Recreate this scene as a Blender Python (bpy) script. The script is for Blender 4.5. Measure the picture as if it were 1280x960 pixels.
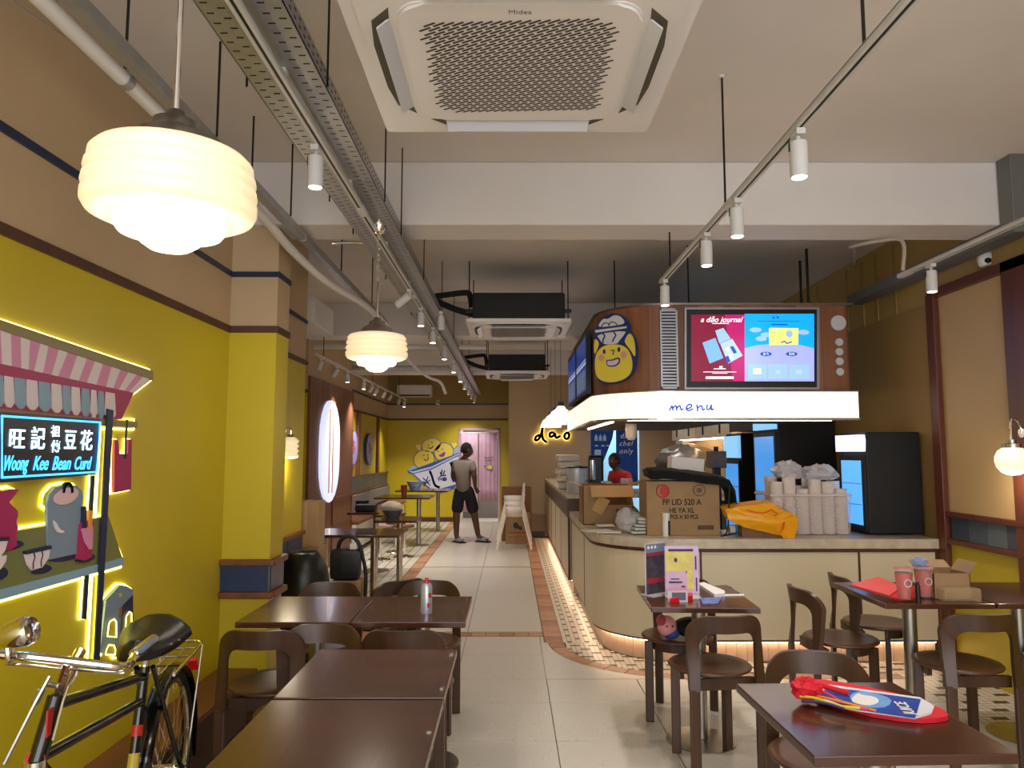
import bpy, bmesh, math, random
from mathutils import Vector, Matrix
C = bpy.context.scene.collection
for o in list(bpy.data.objects): bpy.data.objects.remove(o)
random.seed(7)
PI = math.pi

# ---------------------------------------------------------------- camera, world, exposure
FPX, CAMH, VX, VY = 920.0, 1.5, 638.0, 566.0
pitch = math.atan((VY-480)/FPX); yaw = math.atan((640-VX)/FPX)
cam_d = bpy.data.cameras.new('camera'); cam = bpy.data.objects.new('camera', cam_d); C.objects.link(cam)
cam_d.sensor_width = 36; cam_d.lens = 36*FPX/1280; cam_d.clip_start = 0.02
cam.location = (0, 0, CAMH); cam.rotation_euler = (PI/2+pitch, 0, -yaw)
bpy.context.scene.camera = cam
w = bpy.data.worlds.new('world'); bpy.context.scene.world = w; w.use_nodes = True
w.node_tree.nodes['Background'].inputs[0].default_value = (0.90, 0.93, 1.0, 1)
w.node_tree.nodes['Background'].inputs[1].default_value = 2.2
vs = bpy.context.scene.view_settings
vs.view_transform = 'Standard'; vs.look = 'None'; vs.gamma = 1; vs.use_curve_mapping = False; vs.exposure = 1.0
SPOT_W, PEND_W = 28.0, 4.0

# ---------------------------------------------------------------- photo plane helpers (pixel -> point at a known depth / wall)
cp_, sp_, cy_, sy_ = math.cos(pitch), math.sin(pitch), math.cos(yaw), math.sin(yaw)
Fv = Vector((sy_*cp_, cy_*cp_, sp_)); Rv = Vector((cy_, -sy_, 0)); Uv = Rv.cross(Fv)
def ray(x, y): return Fv*FPX + Rv*(x-640) - Uv*(y-480)
def atY(x, y, Y): d = ray(x, y); return Vector((0,0,CAMH)) + d*(Y/d.y)
def atX(x, y, X): d = ray(x, y); return Vector((0,0,CAMH)) + d*(X/d.x)
def atZ(x, y, Z): d = ray(x, y); return Vector((0,0,CAMH)) + d*((Z-CAMH)/d.z)

# ---------------------------------------------------------------- materials
def lin(c):
    return tuple(((v/255)/12.92 if v/255 <= .04045 else ((v/255+.055)/1.055)**2.4) for v in c)
MATS = {}
def mat(name, col, rough=.5, metal=0, emit=0, var=0, scale=8, bump=0, trans=0, alpha=1, coat=0, kind=None, col2=None):
    if name in MATS: return MATS[name]
    m = bpy.data.materials.new(name); m.use_nodes = True; nt = m.node_tree; b = nt.nodes['Principled BSDF']
    c = lin(col); b.inputs['Base Color'].default_value = (*c, 1); b.inputs['Roughness'].default_value = rough
    b.inputs['Metallic'].default_value = metal
    if trans: b.inputs['Transmission Weight'].default_value = trans; b.inputs['IOR'].default_value = 1.3
    if alpha < 1: b.inputs['Alpha'].default_value = alpha
    if coat: b.inputs['Coat Weight'].default_value = coat
    if emit: b.inputs['Emission Color'].default_value = (*c, 1); b.inputs['Emission Strength'].default_value = emit
    if var or bump or kind:
        tc = nt.nodes.new('ShaderNodeTexCoord'); mp = nt.nodes.new('ShaderNodeMapping')
        nt.links.new(tc.outputs['Object'], mp.inputs[0])
        if kind == 'woodz': mp.inputs['Scale'].default_value = (scale*3, scale*3, scale*.12)
        elif kind == 'woodx': mp.inputs['Scale'].default_value = (scale*.15, scale*2.5, scale*2.5)
        elif kind == 'woody': mp.inputs['Scale'].default_value = (scale*2.5, scale*.15, scale*2.5)
        else: mp.inputs['Scale'].default_value = (scale, scale, scale)
        n = nt.nodes.new('ShaderNodeTexNoise'); n.inputs['Scale'].default_value = 1; n.inputs['Detail'].default_value = 6
        nt.links.new(mp.outputs[0], n.inputs['Vector'])
        if kind == 'terrazzo':
            v = nt.nodes.new('ShaderNodeTexVoronoi'); v.inputs['Scale'].default_value = 3.2
            nt.links.new(mp.outputs[0], v.inputs['Vector'])
            r = nt.nodes.new('ShaderNodeValToRGB'); r.color_ramp.interpolation = 'CONSTANT'
            e = r.color_ramp.elements; e[0].position = 0; e[0].color = (*[x*.5 for x in c], 1); e[1].position = .14; e[1].color = (*c, 1)
            q = e.new(.80); q.color = (*[min(1, x*1.32) for x in c], 1)
            sepc = nt.nodes.new('ShaderNodeSeparateColor'); nt.links.new(v.outputs['Color'], sepc.inputs[0])
            nt.links.new(sepc.outputs[0], r.inputs[0])
            r2 = nt.nodes.new('ShaderNodeValToRGB'); e2 = r2.color_ramp.elements
            e2[0].position = .16; e2[0].color = (1,1,1,1); e2[1].position = .24; e2[1].color = (0,0,0,1)
            nt.links.new(v.outputs['Distance'], r2.inputs[0])
            mx = nt.nodes.new('ShaderNodeMix'); mx.data_type = 'RGBA'
            nt.links.new(r2.outputs[0], mx.inputs[0]); mx.inputs[6].default_value = (*c, 1); nt.links.new(r.outputs[0], mx.inputs[7])
            nt.links.new(mx.outputs[2], b.inputs['Base Color'])
        elif var:
            r = nt.nodes.new('ShaderNodeValToRGB'); e = r.color_ramp.elements
            lo = [max(0, x*(1-var)) for x in c]; hi = lin(col2) if col2 else [min(1, x*(1+var)) for x in c]
            e[0].position = .32; e[0].color = (*lo, 1); e[1].position = .68; e[1].color = (*hi, 1)
            nt.links.new(n.outputs['Fac'], r.inputs[0]); nt.links.new(r.outputs[0], b.inputs['Base Color'])
        if bump:
            bp = nt.nodes.new('ShaderNodeBump'); bp.inputs['Strength'].default_value = bump; bp.inputs['Distance'].default_value = .01
            nt.links.new(n.outputs['Fac'], bp.inputs['Height']); nt.links.new(bp.outputs[0], b.inputs['Normal'])
    MATS[name] = m; return m
ceil_m = mat('ceiling_paint', (222,214,206), .75, var=.04, scale=1.5, bump=.05)
beam_m = mat('beam_paint', (214,208,202), .6, var=.03, scale=2)
yel = mat('yellow_paint', (192,170,26), .42, var=.04, scale=2, bump=.03)
beige = mat('beige_paint', (182,156,120), .6, var=.05, scale=1.5, bump=.04)
olive = mat('upper_ochre_paint', (150,122,62), .65, var=.05, scale=1.5)
brown = mat('brown_trim', (78,42,26), .5, var=.2, scale=6)
navy = mat('navy_tile', (34,52,88), .3, var=.15, scale=5)
railw = mat('rail_wood', (110,64,36), .42, var=.25, scale=4, kind='woody')
walnut = mat('walnut_panel', (112,68,42), .45, var=.3, scale=2.2, kind='woodz')
tablew = mat('table_wood', (72,41,27), .22, var=.22, scale=3, kind='woodx', coat=.15)
chairw = mat('chair_wood', (68,44,28), .36, var=.28, scale=5, kind='woodz')
seatw = mat('seat_wood', (80,50,30), .33, var=.25, scale=5, kind='woodx')
steel = mat('brushed_steel', (170,165,155), .28, 1, var=.1, scale=10)
chrome = mat('chrome', (225,222,215), .1, 1)
dmetal = mat('dark_metal', (45,45,46), .4, .8)
galv = mat('galvanised', (170,170,172), .4, .7, var=.08, scale=12)
white = mat('white_plastic', (222,218,212), .4)
wpaint = mat('white_powder_coat', (205,202,198), .45)
blackp = mat('black_plastic', (14,14,15), .4)
blackfoam = mat('black_foam', (16,16,17), .8, bump=.2, scale=30)
cream = mat('cream_laminate', (214,200,168), .35, var=.02, scale=2)
stone = mat('beige_stone', (196,182,160), .25, var=.14, scale=12)
terraz = mat('terrazzo', (196,188,174), .3, scale=13, kind='terrazzo')
grout = mat('grout', (104,92,78), .8)
terra = mat('terracotta_tile', (178,130,98), .4, var=.16, scale=6)
terra2 = mat('terracotta_tile_dark', (158,108,80), .4, var=.2, scale=7)
mos_w = mat('mosaic_white', (214,204,186), .3, var=.05, scale=9)
mos_b = mat('mosaic_dark', (70,58,48), .35)
kick_m = mat('kick_tile', (214,178,148), .3, var=.06, scale=9)
cart = mat('cardboard', (158,126,88), .8, var=.08, scale=7)
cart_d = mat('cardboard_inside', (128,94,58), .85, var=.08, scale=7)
glow_w = mat('glow_lamp_glass', (255,232,190), .35, emit=.27)
glow_w2 = mat('glow_bulb_glass', (255,244,222), .3, emit=2.0)
glow_d = mat('downlight_lens', (255,250,240), .3, emit=7)
led_w = mat('led_warm_strip', (255,222,185), .4, emit=7)
led_y = mat('led_yellow_tube', (255,252,130), .4, emit=2.4)
fascia_m = mat('lit_fascia', (255,238,205), .4, emit=.62)
txtblue = mat('letter_blue', (28,84,170), .5)
skin_d = mat('skin_brown', (86,54,38), .55)
hair_m = mat('hair_black', (14,12,11), .7)
pinkc = mat('pink_cloth', (204,164,186), .8, var=.06, scale=6)
bluec = mat('blue_cloth', (12,70,160), .8, var=.08, scale=5)
red = mat('red_plastic', (205,20,30), .4)
paper = mat('paper_white', (226,222,216), .7)
blk = mat('ink_black', (22,20,20), .6)

# ---------------------------------------------------------------- object helpers
def tag(o, label=None, cat=None, group=None, kind=None):
    if label: o['label'] = label
    if cat: o['category'] = cat
    if group: o['group'] = group
    if kind: o['kind'] = kind
    return o
def thing(name, label, cat, loc=(0,0,0), rz=0, group=None, kind=None):
    o = bpy.data.objects.new(name, None); o.empty_display_size = .1; C.objects.link(o)
    o.location = loc; o.rotation_euler = (0,0,rz); return tag(o, label, cat, group, kind)
def obj(name, bm, m, parent=None, world=True, smooth=False, kind=None, label=None):
    me = bpy.data.meshes.new(name)
    if isinstance(bm, bpy.types.Mesh): me = bm
    else: bmesh.ops.recalc_face_normals(bm, faces=bm.faces); bm.to_mesh(me); bm.free()
    ms = m if isinstance(m, (list, tuple)) else [m]
    if len(me.materials): me.materials.clear()
    for x in ms: me.materials.append(x)
    if smooth:
        me.shade_smooth() if hasattr(me, 'shade_smooth') else None
        if smooth != 'all':
            try: me.set_sharp_from_angle(angle=math.radians(35))
            except Exception: pass
    o = bpy.data.objects.new(name, me); C.objects.link(o)
    if parent:
        o.parent = parent
        if world and parent.type == 'EMPTY' and parent.parent is None: o.matrix_parent_inverse = parent.matrix_basis.inverted()
    if kind: o['kind'] = kind
    if label: o['label'] = label
    return o
def one(name, bm, m, label, cat, group=None, smooth=False, kind=None):
    return tag(obj(name, bm, m, smooth=smooth), label, cat, group, kind)
def struct(name, bm, m, parent=None, **k):
    o = obj(name, bm, m, parent, **k)
    if not parent: o['kind'] = 'structure'
    return o
def dup(o, parent=None, loc=None, rz=None, label=None, group=None, scale=None):
    c = o.copy(); C.objects.link(c)
    if parent: c.parent = parent
    if loc is not None: c.location = loc
    if rz is not None: c.rotation_euler = (0,0,rz)
    if scale: c.scale = scale
    if label: c['label'] = label
    if group: c['group'] = group
    for ch in list(o.children): dup(ch, c)
    return c
def B(): return bmesh.new()
def box(bm, x0, x1, y0, y1, z0, z1, mi=0):
    v = [bm.verts.new(p) for p in ((x0,y0,z0),(x1,y0,z0),(x1,y1,z0),(x0,y1,z0),(x0,y0,z1),(x1,y0,z1),(x1,y1,z1),(x0,y1,z1))]
    for f in ((0,3,2,1),(4,5,6,7),(0,1,5,4),(1,2,6,5),(2,3,7,6),(3,0,4,7)):
        bm.faces.new([v[i] for i in f]).material_index = mi
    return bm
def rbox(bm, c, s, rot=(0,0,0), bev=0, mi=0):
    t = B(); box(t, -s[0]/2, s[0]/2, -s[1]/2, s[1]/2, -s[2]/2, s[2]/2, mi)
    if bev: bmesh.ops.bevel(t, geom=t.edges[:], offset=bev, segments=2, affect='EDGES', profile=.6)
    from mathutils import Euler
    bmesh.ops.transform(t, matrix=Matrix.Translation(c) @ Euler(rot).to_matrix().to_4x4(), verts=t.verts[:])
    return join(bm, t)
def join(bm, t):
    me = bpy.data.meshes.new('tmp'); t.to_mesh(me); t.free(); bm.from_mesh(me); bpy.data.meshes.remove(me); return bm
def bevbox(bm, x0, x1, y0, y1, z0, z1, bev=.004): return rbox(bm, ((x0+x1)/2,(y0+y1)/2,(z0+z1)/2), (x1-x0,y1-y0,z1-z0), bev=bev)
def tube(bm, pts, r, seg=8, closed=False, cap=True, mi=0):
    pts = [Vector(p) for p in pts]; n = len(pts); rings = []
    rr = r if isinstance(r, (list, tuple)) else [r]*n
    up = None
    for i, p in enumerate(pts):
        if closed: d = pts[(i+1) % n]-pts[i-1]
        else: d = pts[min(i+1, n-1)]-pts[max(i-1, 0)]
        d.normalize()
        if up is None: up = Vector((0,0,1)) if abs(d.z) < .9 else Vector((1,0,0))
        s = d.cross(up)
        if s.length < 1e-4: s = d.cross(Vector((0,1,.3)))
        s.normalize(); u = s.cross(d).normalized(); up = u
        rings.append([bm.verts.new(p+(s*math.cos(a)+u*math.sin(a))*rr[i]) for a in (2*PI*k/seg for k in range(seg))])
    for i in range(n if closed else n-1):
        a, b = rings[i], rings[(i+1) % n]
        for k in range(seg): bm.faces.new((a[k], a[(k+1) % seg], b[(k+1) % seg], b[k])).material_index = mi
    if cap and not closed:
        bm.faces.new(rings[0][::-1]).material_index = mi; bm.faces.new(rings[-1]).material_index = mi
    return bm
def lathe(bm, prof, c=(0,0,0), seg=32, mi=0, sx=1, sy=1):
    rings = []
    for r, z in prof:
        if r < 1e-5: rings.append([bm.verts.new((c[0],c[1],c[2]+z))])
        else: rings.append([bm.verts.new((c[0]+sx*r*math.cos(2*PI*k/seg), c[1]+sy*r*math.sin(2*PI*k/seg), c[2]+z)) for k in range(seg)])
    for a, b in zip(rings, rings[1:]):
        for k in range(seg):
            k2 = (k+1) % seg
            if len(a) == 1 and len(b) == 1: continue
            if len(a) == 1: f = bm.faces.new((a[0], b[k], b[k2]))
            elif len(b) == 1: f = bm.faces.new((a[k], a[k2], b[0]))
            else: f = bm.faces.new((a[k], a[k2], b[k2], b[k]))
            f.material_index = mi
    return bm
def cyl(bm, c, r, z0, z1, seg=20, mi=0): return lathe(bm, [(0,z0),(r,z0),(r,z1),(0,z1)], c, seg, mi)
def sweepwall(bm, path, z0, z1, th, mi=0):
    """a wall that follows a plan path, th thick to the path's left"""
    n = len(path); off = []
    for i in range(n):
        a = Vector(path[max(i-1,0)]); b = Vector(path[min(i+1,n-1)]); d = (b-a).normalized(); off.append(Vector(path[i])+Vector((-d.y,d.x))*th)
    rings = [[bm.verts.new((p[0],p[1],z0)), bm.verts.new((p[0],p[1],z1)), bm.verts.new((q[0],q[1],z1)), bm.verts.new((q[0],q[1],z0))] for p, q in zip(path, off)]
    for a, b in zip(rings, rings[1:]):
        for k in range(4): bm.faces.new((a[k],b[k],b[(k+1)%4],a[(k+1)%4])).material_index = mi
    bm.faces.new(rings[0]).material_index = mi; bm.faces.new(rings[-1][::-1]).material_index = mi
    return bm
def lpath(x0, yf, R, yb, xr, n=14):
    """plan path: down the left side from yb, round the corner, along the front to xr"""
    p = [(x0, yb)] if yb > yf+R else []
    for k in range(n+1):
        a = PI + (PI/2)*k/n; p.append((x0+R+R*math.cos(a), yf+R+R*math.sin(a)))
    p.append((xr, yf)); return p
class Plane:
    """a flat drawing surface: o + u*a + v*b, n = outwards"""
    def __init__(s, o, u, v):
        s.o, s.u, s.v = Vector(o), Vector(u).normalized(), Vector(v).normalized(); s.n = s.u.cross(s.v); s.pxo = 0
    def px(s, x, y):
        d = ray(x, y); O = Vector((0,0,CAMH)); t = (s.o+s.n*s.pxo-O).dot(s.n)/d.dot(s.n); q = O+d*t-s.o; return (q.dot(s.u), q.dot(s.v))
    def pxs(s, L): return [s.px(*p) for p in L]
    def at(s, a, b, h=0): return s.o+s.u*a+s.v*b+s.n*h
    def poly(s, bm, pts, h0, h1, mi=0):
        n = len(pts); a = [bm.verts.new(s.at(p[0],p[1],h0)) for p in pts]; b = [bm.verts.new(s.at(p[0],p[1],h1)) for p in pts]
        bm.faces.new(b).material_index = mi; bm.faces.new(a[::-1]).material_index = mi
        for i in range(n): bm.faces.new((a[i],a[(i+1)%n],b[(i+1)%n],b[i])).material_index = mi
        return bm
    def ell(s, bm, c, ra, rb, h0, h1, rot=0, n=28, mi=0, a0=0, a1=2*PI):
        cr, sr = math.cos(rot), math.sin(rot); full = abs(a1-a0-2*PI) < 1e-6; m = n if full else n+1
        pts = [(a0+(a1-a0)*k/n) for k in range(m)]
        return s.poly(bm, [(c[0]+ra*math.cos(t)*cr-rb*math.sin(t)*sr, c[1]+ra*math.cos(t)*sr+rb*math.sin(t)*cr) for t in pts], h0, h1, mi)
    def line(s, bm, pts, wd, h0, h1, mi=0):
        for a, b in zip(pts, pts[1:]):
            a, b = Vector(a), Vector(b); d = b-a
            if d.length < 1e-6: continue
            d.normalize(); nn = Vector((-d.y, d.x))*wd/2; e = d*wd*.25
            s.poly(bm, [a-nn-e, b-nn+e, b+nn+e, a+nn-e], h0, h1, mi)
        return bm
    def arc(s, bm, c, ra, rb, a0, a1, wd, h0, h1, rot=0, mi=0, n=16):
        cr, sr = math.cos(rot), math.sin(rot); P = []
        for k in range(n+1):
            t = a0+(a1-a0)*k/n; x, y = ra*math.cos(t), rb*math.sin(t); P.append((c[0]+x*cr-y*sr, c[1]+x*sr+y*cr))
        return s.line(bm, P, wd, h0, h1, mi)
    def led(s, bm, pts, h, r, closed=True, grow=.006):
        n = len(pts); cx = sum(p[0] for p in pts)/n; cy = sum(p[1] for p in pts)/n; q = []
        area = sum(pts[i][0]*pts[(i+1)%n][1]-pts[(i+1)%n][0]*pts[i][1] for i in range(n)); sg = 1 if area > 0 else -1
        for i in range(n):
            a, b = Vector(pts[i-1]), Vector(pts[(i+1)%n]); d = (b-a)
            if d.length < 1e-6: continue
            d.normalize(); q.append(s.at(pts[i][0]+d.y*grow*sg, pts[i][1]-d.x*grow*sg, h))
        return tube(bm, q, r, 6, closed=closed)
    def text(s, txt, pos, size, m, parent=None, h=.002, shear=0, align='CENTER', name='lettering', ext=.0008, offset=0, sx=1, spacing=1, rot=0):
        cu = bpy.data.curves.new('t', 'FONT'); cu.body = txt; cu.size = size; cu.shear = shear; cu.align_x = align; cu.align_y = 'CENTER'
        cu.extrude = ext; cu.offset = offset; cu.space_character = spacing; cu.resolution_u = 3
        o = bpy.data.objects.new('t', cu); C.objects.link(o); bpy.context.view_layer.update()
        me = bpy.data.meshes.new_from_object(o.evaluated_get(bpy.context.evaluated_depsgraph_get()))
        bpy.data.objects.remove(o); bpy.data.curves.remove(cu)
        p = s.at(pos[0], pos[1], h); M = Matrix.Identity(4)
        for i in range(3): M[i][0] = s.u[i]; M[i][1] = s.v[i]; M[i][2] = s.n[i]; M[i][3] = p[i]
        me.transform(M @ Matrix.Rotation(rot, 4, 'Z') @ Matrix.Diagonal((sx,1,1,1)))
        return obj(name, me, m, parent)
def smooth_closed(pts, it=2):
    for _ in range(it):
        q = []
        for i in range(len(pts)):
            a, b = pts[i], pts[(i+1)%len(pts)]; q += [(a[0]*.75+b[0]*.25, a[1]*.75+b[1]*.25), (a[0]*.25+b[0]*.75, a[1]*.25+b[1]*.75)]
        pts = q
    return pts
def smooth_open(pts, it=2):
    for _ in range(it):
        q = [pts[0]]
        for a, b in zip(pts, pts[1:]): q += [tuple(x*.75+y*.25 for x, y in zip(a, b)), tuple(x*.25+y*.75 for x, y in zip(a, b))]
        q.append(pts[-1]); pts = q
    return pts
def spot_light(name, loc, power, parent, target=None, angle=95, size=.03, col=(1,.955,.90)):
    d = bpy.data.lights.new(name, 'SPOT'); d.energy = power; d.spot_size = math.radians(angle); d.spot_blend = .8; d.shadow_soft_size = size; d.color = col
    o = bpy.data.objects.new(name, d); C.objects.link(o); o.location = loc
    if target is not None: o.rotation_euler = (Vector(target)-Vector(loc)).to_track_quat('-Z', 'Y').to_euler()
    if parent: o.parent = parent; o.matrix_parent_inverse = parent.matrix_basis.inverted()
    return o
def point_light(name, loc, power, parent, size=.05, col=(1,.88,.70)):
    d = bpy.data.lights.new(name, 'POINT'); d.energy = power; d.shadow_soft_size = size; d.color = col
    o = bpy.data.objects.new(name, d); C.objects.link(o); o.location = loc
    if parent: o.parent = parent; o.matrix_parent_inverse = parent.matrix_basis.inverted()
    return o

# ================================================================ STRUCTURE
XL, XR, XL2, YE, YB, ZC = -1.68, 3.15, -2.72, 6.0, 16.3, 3.25
YN = -2.6
ZB, ZN = 2.235, 2.57                # brown line, blue line
# floor: screed with tiles as parts
floor = struct('floor', box(B(), XL2-.1, XR+.1, YN, YB+.1, -.1, -.006), grout)
slab_me = {}
def tile(x0, x1, y0, y1, m, name='tile', g=.0025):
    key = (round(x1-x0,3), round(y1-y0,3), m.name)
    if key not in slab_me:
        w_, h_ = (x1-x0)/2-g, (y1-y0)/2-g
        b = B(); box(b, -w_, w_, -h_, h_, -.008, 0); bmesh.ops.bevel(b, geom=[e for e in b.edges if all(v.co.z > -.001 for v in e.verts)], offset=.001, segments=1, affect='EDGES')
        me = bpy.data.meshes.new(name); bmesh.ops.recalc_face_normals(b, faces=b.faces); b.to_mesh(me); b.free(); me.materials.append(m); slab_me[key] = me
    o = bpy.data.objects.new(name, slab_me[key]); C.objects.link(o); o.parent = floor; o.location = ((x0+x1)/2, (y0+y1)/2, 0); return o
FX0, FX1 = -1.15, .27
# big terrazzo slabs of the front dining area and the aisle
xs = [FX0, -.36, .24, .84, 1.44, 2.04, 2.64]
ys = [YN, -2.0, -1.4, -.8, -.2, .4, 1.0, 1.6, 2.2, 2.8, 3.4, 4.0, 4.6, 5.06]
for i in range(len(xs)-1):
    for j in range(len(ys)-1): tile(xs[i], xs[i+1], ys[j], ys[j+1], terraz)
ys2 = [5.06, 5.66, 6.2]
for j in range(2): tile(FX0, -.36, ys2[j], ys2[j+1], terraz); tile(-.36, .24, ys2[j], ys2[j+1], terraz)
tc = B()                              # slab cut round the curved kerb
ctr = (1.25, 6.01)
def arcp(R, a0, a1, n): return [(ctr[0]+R*math.cos(a0+(a1-a0)*k/n), ctr[1]+R*math.sin(a0+(a1-a0)*k/n)) for k in range(n+1)]
pts = [(.24,5.063),(1.25,5.063)] + arcp(.945, 1.5*PI, PI, 12) + [(.24,6.01)]
v = [tc.verts.new((p[0],p[1],0)) for p in pts]; tc.faces.new(v)
obj('tile', tc, terraz, floor)
for a, b in ((6.37, 7.27), (7.27, 8.17), (8.17, 9.07), (9.07, 9.86)):
    tile(FX0, -.36, a, b, terraz); tile(-.36, FX1, a, b, terraz)
yy = 9.92
while yy < YB-.1: tile(FX0, -.36, yy, min(yy+.9, YB), terraz); tile(-.36, FX1, yy, min(yy+.9, YB), terraz); yy += .9
tile(.24, FX1, 6.01, 6.2, terraz)
# terracotta cross bands and kerb strips
k = 0; x = FX0
while x < FX1-.01: tile(x, min(x+.118, FX1), 6.22, 6.35, terra if k % 3 else terra2); x += .1183; k += 1
x = FX0
while x < FX1-.01: tile(x, min(x+.236, FX1), 9.865, 9.915, terra2); x += .2367
y = YN; k = 0
while y < YB: tile(FX0-.15, FX0-.002, y, y+.2, terra if k % 4 else terra2); y += .2; k += 1
y = 6.01; k = 0
while y < 13.3: tile(FX1+.004, .42, y, y+.2, terra if k % 3 else terra2); y += .2; k += 1
for k in range(9):                     # curved corner bricks
    a0, a1 = PI+(PI/2)*k/9+.004, PI+(PI/2)*(k+1)/9-.004
    b = B(); o_ = arcp(.95, a0, a1, 3); i_ = arcp(.833, a1, a0, 3)
    vv = [b.verts.new((p[0],p[1],0)) for p in o_+i_]; f = b.faces.new(vv)
    r = bmesh.ops.extrude_face_region(b, geom=[f]); bmesh.ops.translate(b, vec=(0,0,-.008), verts=[q for q in r['geom'] if isinstance(q, bmesh.types.BMVert)])
    obj('tile', b, terra if k % 3 else terra2, floor)
x = 1.25; k = 0
while x < 2.6: tile(x, x+.2, 5.063, 5.178, terra if k % 3 else terra2); x += .2; k += 1
# mosaics: tiny pieces, joined
def mosaic(rects, size, dark, name, inside=None, g=.0015):
    b = B(); 
    def q(x, y, s, mi):
        f = b.faces.new([b.verts.new(p) for p in ((x+g,y+g,-.001),(x+s[0]-g,y+g,-.001),(x+s[0]-g,y+s[1]-g,-.001),(x+g,y+s[1]-g,-.001))]); f.material_index = mi
    for x0, x1, y0, y1 in rects:
        ni = max(1, round((x1-x0)/size[0])); nj = max(1, round((y1-y0)/size[1])); s = ((x1-x0)/ni, (y1-y0)/nj)
        for i in range(ni):
            for j in range(nj):
                X, Y = x0+i*s[0], y0+j*s[1]
                if inside and not inside(X+s[0]/2, Y+s[1]/2): continue
                q(X, Y, s, 1 if dark(i, j) else 0)
    return obj(name, b, [mos_w, mos_b], floor, kind='stuff')
def incorner(x, y):
    if y < ctr[1] and x < ctr[0]:
        d = math.hypot(x-ctr[0], y-ctr[1]); return .54 < d < .83
    return True
mosaic([(.42,.70,6.01,13.2)], (.035,.05), lambda i,j: (i+2*(j//2)) % 4 == 1 and j % 2 == 0, 'mosaic_tiles')
mosaic([(.40,1.25,5.16,6.01)], (.035,.035), lambda i,j: j % 3 == 0 and (i+2*(j//3)) % 4 < 2, 'mosaic_tiles', incorner)
mosaic([(1.25,2.64,5.18,5.48),(2.64,XR,1.2,5.48)], (.045,.045), lambda i,j: j % 3 == 0 and (i+2*(j//3)) % 4 < 2, 'mosaic_tiles')
mosaic([(XL2,FX0-.15,6.0,YB)], (.12,.09), lambda i,j: False, 'mosaic_tiles', None, .006)
mosaic([(-1.46,FX0-.15,YN,6.0)], (.05,.05), lambda i,j: (i+j) % 5 == 0, 'mosaic_tiles')
mosaic([(.45,XR,8.0,13.6)], (.2,.2), lambda i,j: False, 'mosaic_tiles') if False else None
struct('trim_1', box(B(), .70, XR, 5.95, 13.6, -.006, .0), mat('kitchen_floor', (120,110,100), .5))

# ceiling + beams
struct('ceiling', box(B(), XL2-.1, XR+.1, YN, YB+.1, ZC, ZC+.12), ceil_m)
bb = [(4.3,4.62),(8.5,8.85),(12.5,12.9)]
for i, (a, b) in enumerate(bb): struct('trim_%d' % (i+2), bevbox(B(), XL2, XR+.05, a, b, 2.86, ZC, .01), beam_m)

# left wall near part, with pilaster
def bands(bm_y, bm_b, bm_o, fn): fn(bm_y, 0, ZB); fn(bm_b, ZB, ZN); fn(bm_o, ZN, ZC)
wl = thing('wall_left', None, None, (XL,0,0)); wl['kind'] = 'structure'
def lw(name, fn):
    for m, z0, z1, nm in ((yel,0,ZB,'yellow_panel'),(beige,ZB,ZN,'beige_band'),(olive if name == 'back' else beige,ZN,ZC,'upper_band')):
        b = B(); fn(b, z0, z1); obj(nm, b, m, wl)
lw('a', lambda b,z0,z1: box(b, XL-.2, XL, YN, YE, z0, z1))
lw('p', lambda b,z0,z1: box(b, XL, -1.40, 4.36, 4.60, z0, z1))
lw('c', lambda b,z0,z1: box(b, XL2-.15, XL2, YE, YB, z0, z1))
lw('e', lambda b,z0,z1: box(b, XL2-.15, XL-.2, YE-.15, YE, z0, z1))
# pilaster with walnut side further back
def pil(b, z0, z1): box(b, XL2, -2.42, 8.76, 11.2, z0, z1)
lw('d', pil)
wp = obj('walnut_panel', box(B(), -2.42, -2.385, 8.76, 11.2, 0, 2.42), walnut, wl)
b = B()
for y in (8.8, 9.95, 11.12): box(b, -2.385, -2.372, y, y+.05, .15, .9)
for z in (.15, .5, .86): box(b, -2.385, -2.372, 8.8, 11.17, z, z+.04)
obj('panel_moulding', b, railw, wl)
# trims: brown & blue lines following the wall
def strip_l(z, h, t, m, name):
    b = B(); o = t
    box(b, XL, XL+o, YN, 4.36-o, z-h, z+h); box(b, XL, -1.40+o, 4.36-o, 4.36, z-h, z+h); box(b, -1.40, -1.40+o, 4.36, 4.60, z-h, z+h)
    box(b, XL, XL+o, 4.60, YE, z-h, z+h); box(b, XL2, -2.42, 8.76-o, 8.76, z-h, z+h)
    box(b, XL2, XL2+o, 11.2, YB, z-h, z+h); box(b, XL2, -.05, YB-o, YB, z-h, z+h)
    return struct(name, b, m)
strip_l(ZB, .02, .012, brown, 'trim_5'); strip_l(ZN, .016, .010, mat('blue_line', (22,34,66), .4), 'trim_6')
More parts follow.
